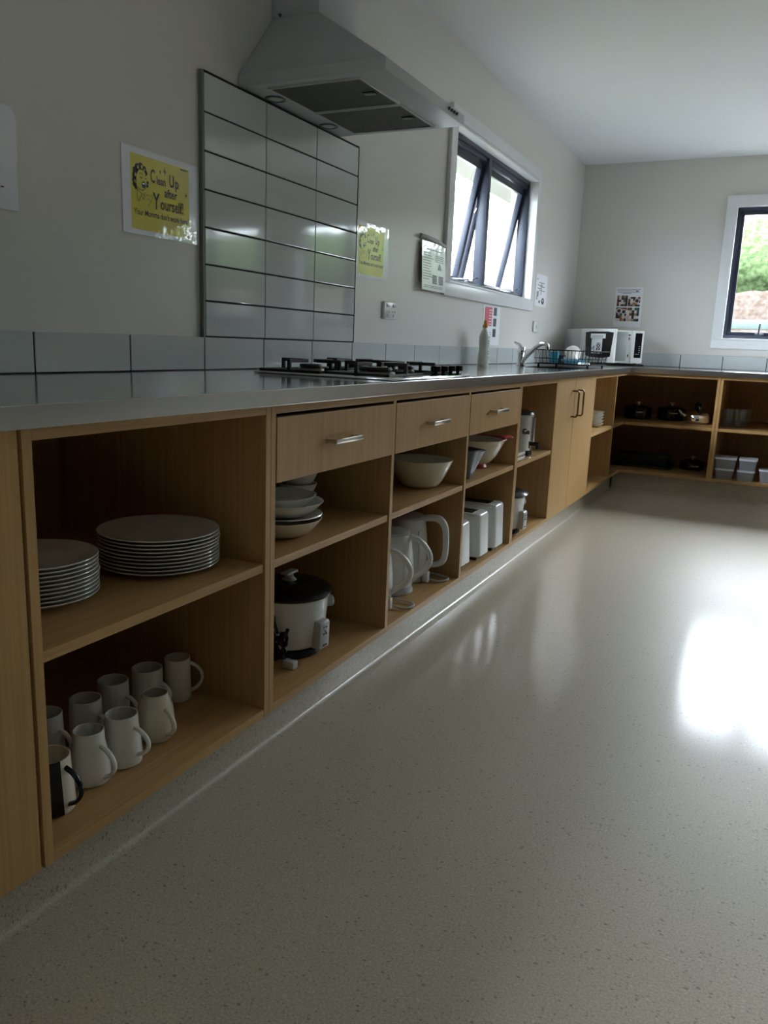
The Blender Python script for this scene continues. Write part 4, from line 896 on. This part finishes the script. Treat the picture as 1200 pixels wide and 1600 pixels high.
# ------------------------------------------------------------------ kettles
def kettle(loc, h, r, hkind, label, cord):
    t = thing('electric_kettle', label, 'kettle', loc, 'kettles on the bottom shelf')
    part('base', MB().lathe([(0, 0), (r*1.0, 0), (r*1.03, 0.004), (r*0.98, 0.018), (r*.9, 0.020), (0, 0.020)], (0, 0, 0), 40), M_GPLAST, t, world=False)
    part('body', MB().lathe([(0, 0.021), (r*.95, 0.021), (r*1.02, 0.035), (r*1.0, h*.5), (r*.86, h*.86), (r*.80, h*.93), (0, h*.93)], (0, 0, 0), 48), M_WPLAST, t, world=False)
    part('lid', MB().lathe([(r*.78, h*.932), (r*.79, h*.96), (r*.70, h*.985), (0, h)], (0, 0, 0), 40), M_GPLAST, t, world=False)
    part('spout', MB().prism([(-r*.70, h*.70), (-r*1.20, h*.90), (-r*1.20, h*.93), (-r*.70, h*.93)], 1, -r*.26, r*.26, bev=0.004), M_WPLAST, t, world=False)
    a = math.radians(12); dv = Vector((math.cos(a), math.sin(a), 0)); Z = Vector((0, 0, 1))
    if hkind == 'round':
        pts = [dv*r*.80+Z*h*.90] + [dv*(r*.86+0.066*math.sin(PI*k/12)**0.8)+Z*h*(.93-.72*k/12) for k in range(1, 12)] + [dv*r*.96+Z*h*.20]
        mbh = MB().tube(pts, 0.0105, 12, sq=0.8)
    else:
        pts = [dv*r*.6+Z*h*.93, dv*(r+0.020)+Z*h*.96, dv*(r+0.048)+Z*h*.90, dv*(r+0.060)+Z*h*.76, dv*(r+0.062)+Z*h*.45, dv*(r+0.052)+Z*h*.30, dv*(r+0.02)+Z*h*.24, dv*r*.9+Z*h*.26]
        mbh = MB().tube(pts, [0.012, 0.015, 0.015, 0.0135, 0.013, 0.013, 0.011, 0.011], 12, sq=0.85, sm=5)
    part('handle', mbh, M_WPLAST, t, world=False)
    b2 = math.radians(-30); dg = Vector((math.cos(b2), math.sin(b2), 0))
    part('level_window', MB().tube([dg*r*1.005+Z*h*.22, dg*r*1.0+Z*h*.5, dg*r*.90+Z*h*.78], 0.0035, 8), M_CHINA, t, world=False)
    if cord:
        ox, oy = cord
        mb = MB(); mb.tube([(r*.7+ox, oy, 0.008), (r+0.045+ox, oy-0.015, 0.0045), (r+0.068+ox, oy+0.020, 0.0045), (r+0.050+ox, oy+0.050, 0.0045), (r*.8+ox, oy+0.055, 0.007)], 0.0035, 8, sm=6)
        part('power_cord', mb, M_GPLAST, t, world=False)
        part('plug', MB().box(r*.98+ox, r*.98+0.022+ox, oy-0.044, oy-0.024, 0.0008, 0.040, 0.004), M_WPLAST, t, world=False)
    return t
kettle((0.475, 2.115, mz), 0.192, 0.060, 'round', 'white kettle with a round handle and plug, nearest of the three kettles', (0.0, 0.0))
kettle((0.470, 2.262, mz), 0.207, 0.068, 'round', 'middle white kettle with a wide round handle', None)
kettle((0.450, 2.420, mz), 0.228, 0.070, 'square', 'tallest white kettle with a squared handle, furthest of the three', (0.0, 0.02))

# ------------------------------------------------------------------ toasters
def toaster(loc, L, Wd, H, label):
    t = thing('toaster', label, 'toaster', loc, 'toasters on the bottom shelf')
    b = bmesh.new(); bmesh.ops.create_cube(b, size=1)
    for v in b.verts:
        k = 0.94 if v.co.z > 0 else 1.0; v.co = Vector((v.co.x*L*k, v.co.y*Wd*k, 0.014+(v.co.z+.5)*(H-0.014)))
    bmesh.ops.bevel(b, geom=[e for e in b.edges if abs(e.verts[0].co.z-e.verts[1].co.z) > 0.02], offset=0.030, segments=6, profile=0.5, affect='EDGES')
    bmesh.ops.bevel(b, geom=[e for e in b.edges if min(e.verts[0].co.z, e.verts[1].co.z) > H-0.001], offset=0.012, segments=4, profile=0.5, affect='EDGES')
    mb = MB(); mb._merge(b); part('shell', mb, M_WPLAST, t, world=False, angle=30)
    part('base', MB().box(-L/2+0.012, L/2-0.012, -Wd/2+0.010, Wd/2-0.010, 0.0, 0.0135, 0.003), M_BPLAST, t, world=False, label='black toaster base')
    tp = part('top_plate', MB().box(-L/2+0.035, L/2-0.045, -Wd/2+0.032, Wd/2-0.032, H-0.002, H+0.0015, 0.001), M_BPLAST, t, world=False, label='black plate around the slots')
    for y in (-0.017, 0.017): part('slot', MB().box(-L/2+0.045, L/2-0.055, y-0.010, y+0.010, H+0.0012, H+0.0022), M_IRON, tp, world=False, smooth=False)
    part('lever', MB().box(-L/2-0.018, -L/2+0.004, -0.014, 0.014, H*.62, H*.62+0.012, 0.003), M_BPLAST, t, world=False)
    return t
toaster((0.465, 2.650, mz), 0.235, 0.130, 0.168, 'white toaster nearest the kettles, first of three')
toaster((0.470, 2.825, mz), 0.245, 0.135, 0.176, 'white toaster in the middle of the three')
toaster((0.475, 2.995, mz), 0.245, 0.135, 0.184, 'white toaster furthest from the kettles, last of three')

# ------------------------------------------------------------------ urn, trays and second cooker
t_ = thing('water_urn', 'tall steel water urn with a black tap and base on the middle shelf', 'urn', (0.500, 3.420, ZM+0.0006))
part('base', MB().lathe([(0, 0), (0.078, 0), (0.082, 0.004), (0.080, 0.024), (0, 0.024)], (0, 0, 0), 40), M_BPLAST, t_, world=False, label='black urn base')
part('body', MB().lathe([(0, 0.0245), (0.080, 0.0245), (0.081, 0.172), (0.086, 0.175), (0.086, 0.180), (0, 0.180)], (0, 0, 0), 56), mat('urn_steel', (0.62, 0.62, 0.60, 1), 0.22, metal=1.0), t_, world=False)
l = part('lid', MB().lathe([(0.082, 0.1805), (0.078, 0.190), (0.04, 0.200), (0, 0.202)], (0, 0, 0), 40), M_BPLAST, t_, world=False, label='black urn lid')
part('lid_knob', MB().lathe([(0.010, 0.201), (0.010, 0.208), (0.016, 0.214), (0, 0.217)], (0, 0, 0), 20), M_SATIN, l, world=False)
part('sight_glass', MB().tube([(0.086, 0.004, 0.045), (0.086, 0.004, 0.165)], 0.0045, 8), M_CHROME, t_, world=False)
mb = MB(); mb.tube([(0.080, 0.0, 0.052), (0.112, 0.0, 0.052)], 0.009, 12); mb.tube([(0.106, 0, 0.060), (0.106, 0, 0.030)], 0.007, 12)
part('tap', mb, M_BPLAST, t_, world=False, label='black urn tap')
mb = MB(); a = math.radians(-38); c_ = Vector((math.cos(a), math.sin(a), 0)); tn = Vector((-c_.y, c_.x, 0))
mb.text('Ge', tuple(c_*0.0835-tn*0.016+Vector((0, 0, 0.098))), tuple(tn), (0, 0, 1), 0.032, 0.9, 0, 0.001)
part('lettering', mb, M_INK, t_, world=False, smooth=False)
for k, z in enumerate((ZM+0.0006, ZM+0.0190)):
    mb = MB(); s_ = 0.052
    mb.box(-s_*.85, s_*.85, -s_*.95, s_*.95, 0, 0.003, 0.001); mb.box(-s_, s_, -s_*1.1, -s_*1.0, 0.003, 0.017, 0.001); mb.box(-s_, s_, s_*1.0, s_*1.1, 0.003, 0.017, 0.001)
    mb.box(-s_, -s_*.9, -s_, s_, 0.003, 0.017, 0.001); mb.box(s_*.9, s_, -s_, s_, 0.003, 0.017, 0.001)
    single('square_dish', mb, M_CHINA, '%s of two shallow white square dishes in front of the urn' % ('lower', 'upper')[k], 'dish', (0.540, 3.235-0.004*k, z), 'square dishes by the urn', world=False)
rice_cooker((0.490, 3.305, mz), 0.92, 'smaller white rice cooker with a black lid, below the steel urn', False)

# ------------------------------------------------------------------ dish stack in the narrow cabinet
first = None
for k in range(5):
    loc = (0.508+random.uniform(-.002, .002), 5.055+random.uniform(-.002, .002), ZM+0.0006+k*0.0185)
    if first is None: first = o = single('small_dish', MB().lathe([(0, 0.001), (0.040, 0), (0.052, 0.006), (0.064, 0.020), (0.066, 0.023), (0.063, 0.023), (0.050, 0.010), (0.038, 0.004), (0, 0.004)], (0, 0, 0), 48), M_CHINA, '', 'dish', loc, 'small dishes in the narrow cabinet', world=False)
    else: o = first.copy(); COL.objects.link(o); o.location = loc
    o['label'] = 'small white dish in the narrow cabinet, %s of its stack' % ['bottom', 'second from the bottom', 'middle', 'second from the top', 'topmost'][k]

# ------------------------------------------------------------------ pots on the corner shelf
def pot(loc, r, h, mbody, label, lid=True):
    t = thing('cooking_pot', label, 'pot', loc, 'pots on the corner shelf')
    part('pot_body', MB().lathe([(0, 0), (r*.9, 0), (r, 0.01), (r, h), (r*1.03, h+0.002), (r*.97, h+0.002), (r*.95, 0.012), (0, 0.006)], (0, 0, 0), 48), mbody, t, world=False)
    l = part('lid', MB().lathe([(r*1.0, h+0.003), (r*.98, h+0.010), (r*.6, h+0.022), (0, h+0.028)], (0, 0, 0), 48), M_BPLAST, t, world=False)
    part('lid_knob', MB().lathe([(0.006, h+0.027), (0.006, h+0.036), (0.018, h+0.040), (0.016, h+0.048), (0, h+0.050)], (0, 0, 0), 20), M_SATIN, l, world=False)
    for s_ in (1, -1):
        a = math.radians(-75 if s_ > 0 else 105); dv = Vector((math.cos(a), math.sin(a), 0)); tv = Vector((-dv.y, dv.x, 0))
        z = Vector((0, 0, h*.75))
        part('handle', MB().tube([dv*r*.98-tv*0.025+z, dv*(r+0.022)-tv*0.020+z, dv*(r+0.022)+tv*0.020+z, dv*r*.98+tv*0.025+z], 0.004, 8), M_SATIN, t, world=False)
    return t
pz = ZM+0.0006
M_BPOT = mat('black_enamel', srgb(18, 18, 20), 0.2)
pot((0.640, 5.960, pz), 0.095, 0.070, M_BPOT, 'black pot with a steel lid knob, left on the corner shelf')
pot((0.860, 6.020, pz), 0.095, 0.075, M_BPOT, 'black pot with a steel lid knob, middle of the corner shelf')
t_ = thing('stovetop_kettle', 'shiny round steel kettle with a black handle on the corner shelf', 'kettle', (1.045, 5.880, pz))
part('body', MB().lathe([(0, 0), (0.070, 0), (0.082, 0.012), (0.084, 0.040), (0.070, 0.075), (0.045, 0.092), (0, 0.096)], (0, 0, 0), 48), M_CHROME, t_, world=False)
part('lid_knob', MB().lathe([(0.006, 0.095), (0.006, 0.102), (0.013, 0.108), (0, 0.114)], (0, 0, 0), 20), M_BPLAST, t_, world=False)
part('handle', MB().tube([(0.02, -0.062, 0.070), (0.02, -0.060, 0.11), (0.01, -0.035, 0.135), (0, 0, 0.142), (-0.01, 0.035, 0.135), (-0.02, 0.060, 0.11), (-0.02, 0.062, 0.070)], 0.009, 10, sq=1.2, sm=4), M_BPLAST, t_, world=False, label='black arched handle')
part('spout', MB().tube([(-0.070, -0.010, 0.045), (-0.100, -0.016, 0.062), (-0.118, -0.020, 0.086)], [0.016, 0.012, 0.009], 12), M_CHROME, t_, world=False)
single('saucepan', MB().lathe([(0, 0), (0.080, 0), (0.088, 0.008), (0.088, 0.075), (0.091, 0.077), (0.085, 0.077), (0.083, 0.010), (0, 0.005)], (0, 0, 0), 48), mat('navy_enamel', srgb(34, 44, 66), .2), 'dark navy saucepan at the left end of the corner shelf', 'pot', (0.480, 5.400, pz), world=False)
# roasting tins and lidded pot on the corner floor
mb = MB(); mb.box(-0.20, 0.20, -0.14, 0.14, 0, 0.003, 0.001); mb.tube([(-0.20, -0.14, 0.008), (0.20, -0.14, 0.008), (0.20, 0.14, 0.008), (-0.20, 0.14, 0.008)], 0.006, 8, closed=True)
single('baking_tray', mb, M_IRON, 'flat black baking tray on the corner cabinet floor under the roasting tin', 'tray', (0.720, 5.930, ZB1+0.0006), world=False)
mb = MB(); L2, W2 = 0.175, 0.120
mb.box(-L2*.9, L2*.9, -W2*.9, W2*.9, 0, 0.002)
for s_ in (-1, 1):
    mb.prism([(s_*W2*.9, 0), (s_*W2, 0.065), (s_*(W2+0.012), 0.065), (s_*(W2+0.012), 0.067), (s_*(W2-0.002), 0.067), (s_*(W2*.9-0.002), 0.002)], 0, -L2*.95, L2*.95)
    mb.prism([(s_*L2*.9, 0), (s_*L2, 0.065), (s_*(L2+0.010), 0.065), (s_*(L2+0.010), 0.067), (s_*(L2-0.002), 0.067), (s_*(L2*.9-0.002), 0.002)], 0, -W2*.95, W2*.95, M=Matrix.Rotation(-PI/2, 4, 'Z'))
single('roasting_tin', mb, M_IRON, 'deep black roasting tin on the tray in the corner cabinet', 'tin', (0.720, 5.930, ZB1+0.0160), world=False, smooth=False)
pot((1.045, 5.960, mz), 0.085, 0.045, M_BPOT, 'low black lidded pot on the corner cabinet floor beside the tins')

# ------------------------------------------------------------------ glasses and tubs
first = None
for (x, y, lb) in ((1.242, 5.770, 'front left of the four'), (1.268, 5.875, 'back left of the four'), (1.322, 5.780, 'front right of the four'), (1.350, 5.880, 'back right of the four')):
    if first is None: first = o = single('drinking_glass', MB().lathe([(0, 0), (0.026, 0), (0.029, 0.004), (0.033, 0.118), (0.0315, 0.118), (0.027, 0.010), (0, 0.008)], (0, 0, 0), 36), M_GLASSD, '', 'glass', (x, y, pz), 'glasses on the shelf', world=False)
    else: o = first.copy(); COL.objects.link(o); o.location = (x, y, pz)
    o['label'] = 'clear drinking glass on the shelf above the tubs, %s' % lb
def tub(x0, x1, y0_, y1_, z, h, label, r=0.012, blue=False):
    t = thing('plastic_tub', label, 'tub', ((x0+x1)/2, (y0_+y1_)/2, z), 'plastic tubs in the right cabinet')
    hw, hd = (x1-x0)/2, (y1_-y0_)/2; b = bmesh.new(); bmesh.ops.create_cube(b, size=1)
    for v in b.verts:
        k = 0.84 if v.co.z < 0 else 0.96; v.co = Vector((v.co.x*2*hw*k, v.co.y*2*hd*k, (v.co.z+.5)*(h-0.012)))
    bmesh.ops.bevel(b, geom=[e for e in b.edges if abs(e.verts[0].co.z-e.verts[1].co.z) > 0.01], offset=r, segments=4, profile=.5, affect='EDGES')
    mb = MB(); mb._merge(b); part('container', mb, M_TUB, t, world=False, angle=50)
    b = bmesh.new(); bmesh.ops.create_cube(b, size=1)
    for v in b.verts: v.co = Vector((v.co.x*2*hw, v.co.y*2*hd, h-0.0115+(v.co.z+.5)*0.011))
    bmesh.ops.bevel(b, geom=[e for e in b.edges if abs(e.verts[0].co.z-e.verts[1].co.z) > 0.005], offset=r*1.1, segments=4, profile=.5, affect='EDGES')
    mb = MB(); mb._merge(b); part('tub_lid', mb, M_TUBLID, t, world=False, angle=50, label='pale snap-on lid')
tub(1.212, 1.330, 5.615, 5.790, mz, 0.068, 'lower clear tub of the wider pair at the cabinet panel')
tub(1.205, 1.337, 5.610, 5.795, mz+0.0690, 0.072, 'upper clear tub of the wider pair at the cabinet panel')
tub(1.346, 1.455, 5.610, 5.760, mz, 0.068, 'lower clear tub of the narrower pair')
tub(1.352, 1.462, 5.612, 5.758, mz+0.0690, 0.074, 'upper clear tub of the narrower pair')
tub(1.475, 1.640, 5.610, 5.740, mz, 0.085, 'single rounded clear tub, rightmost of the tubs', r=0.035)
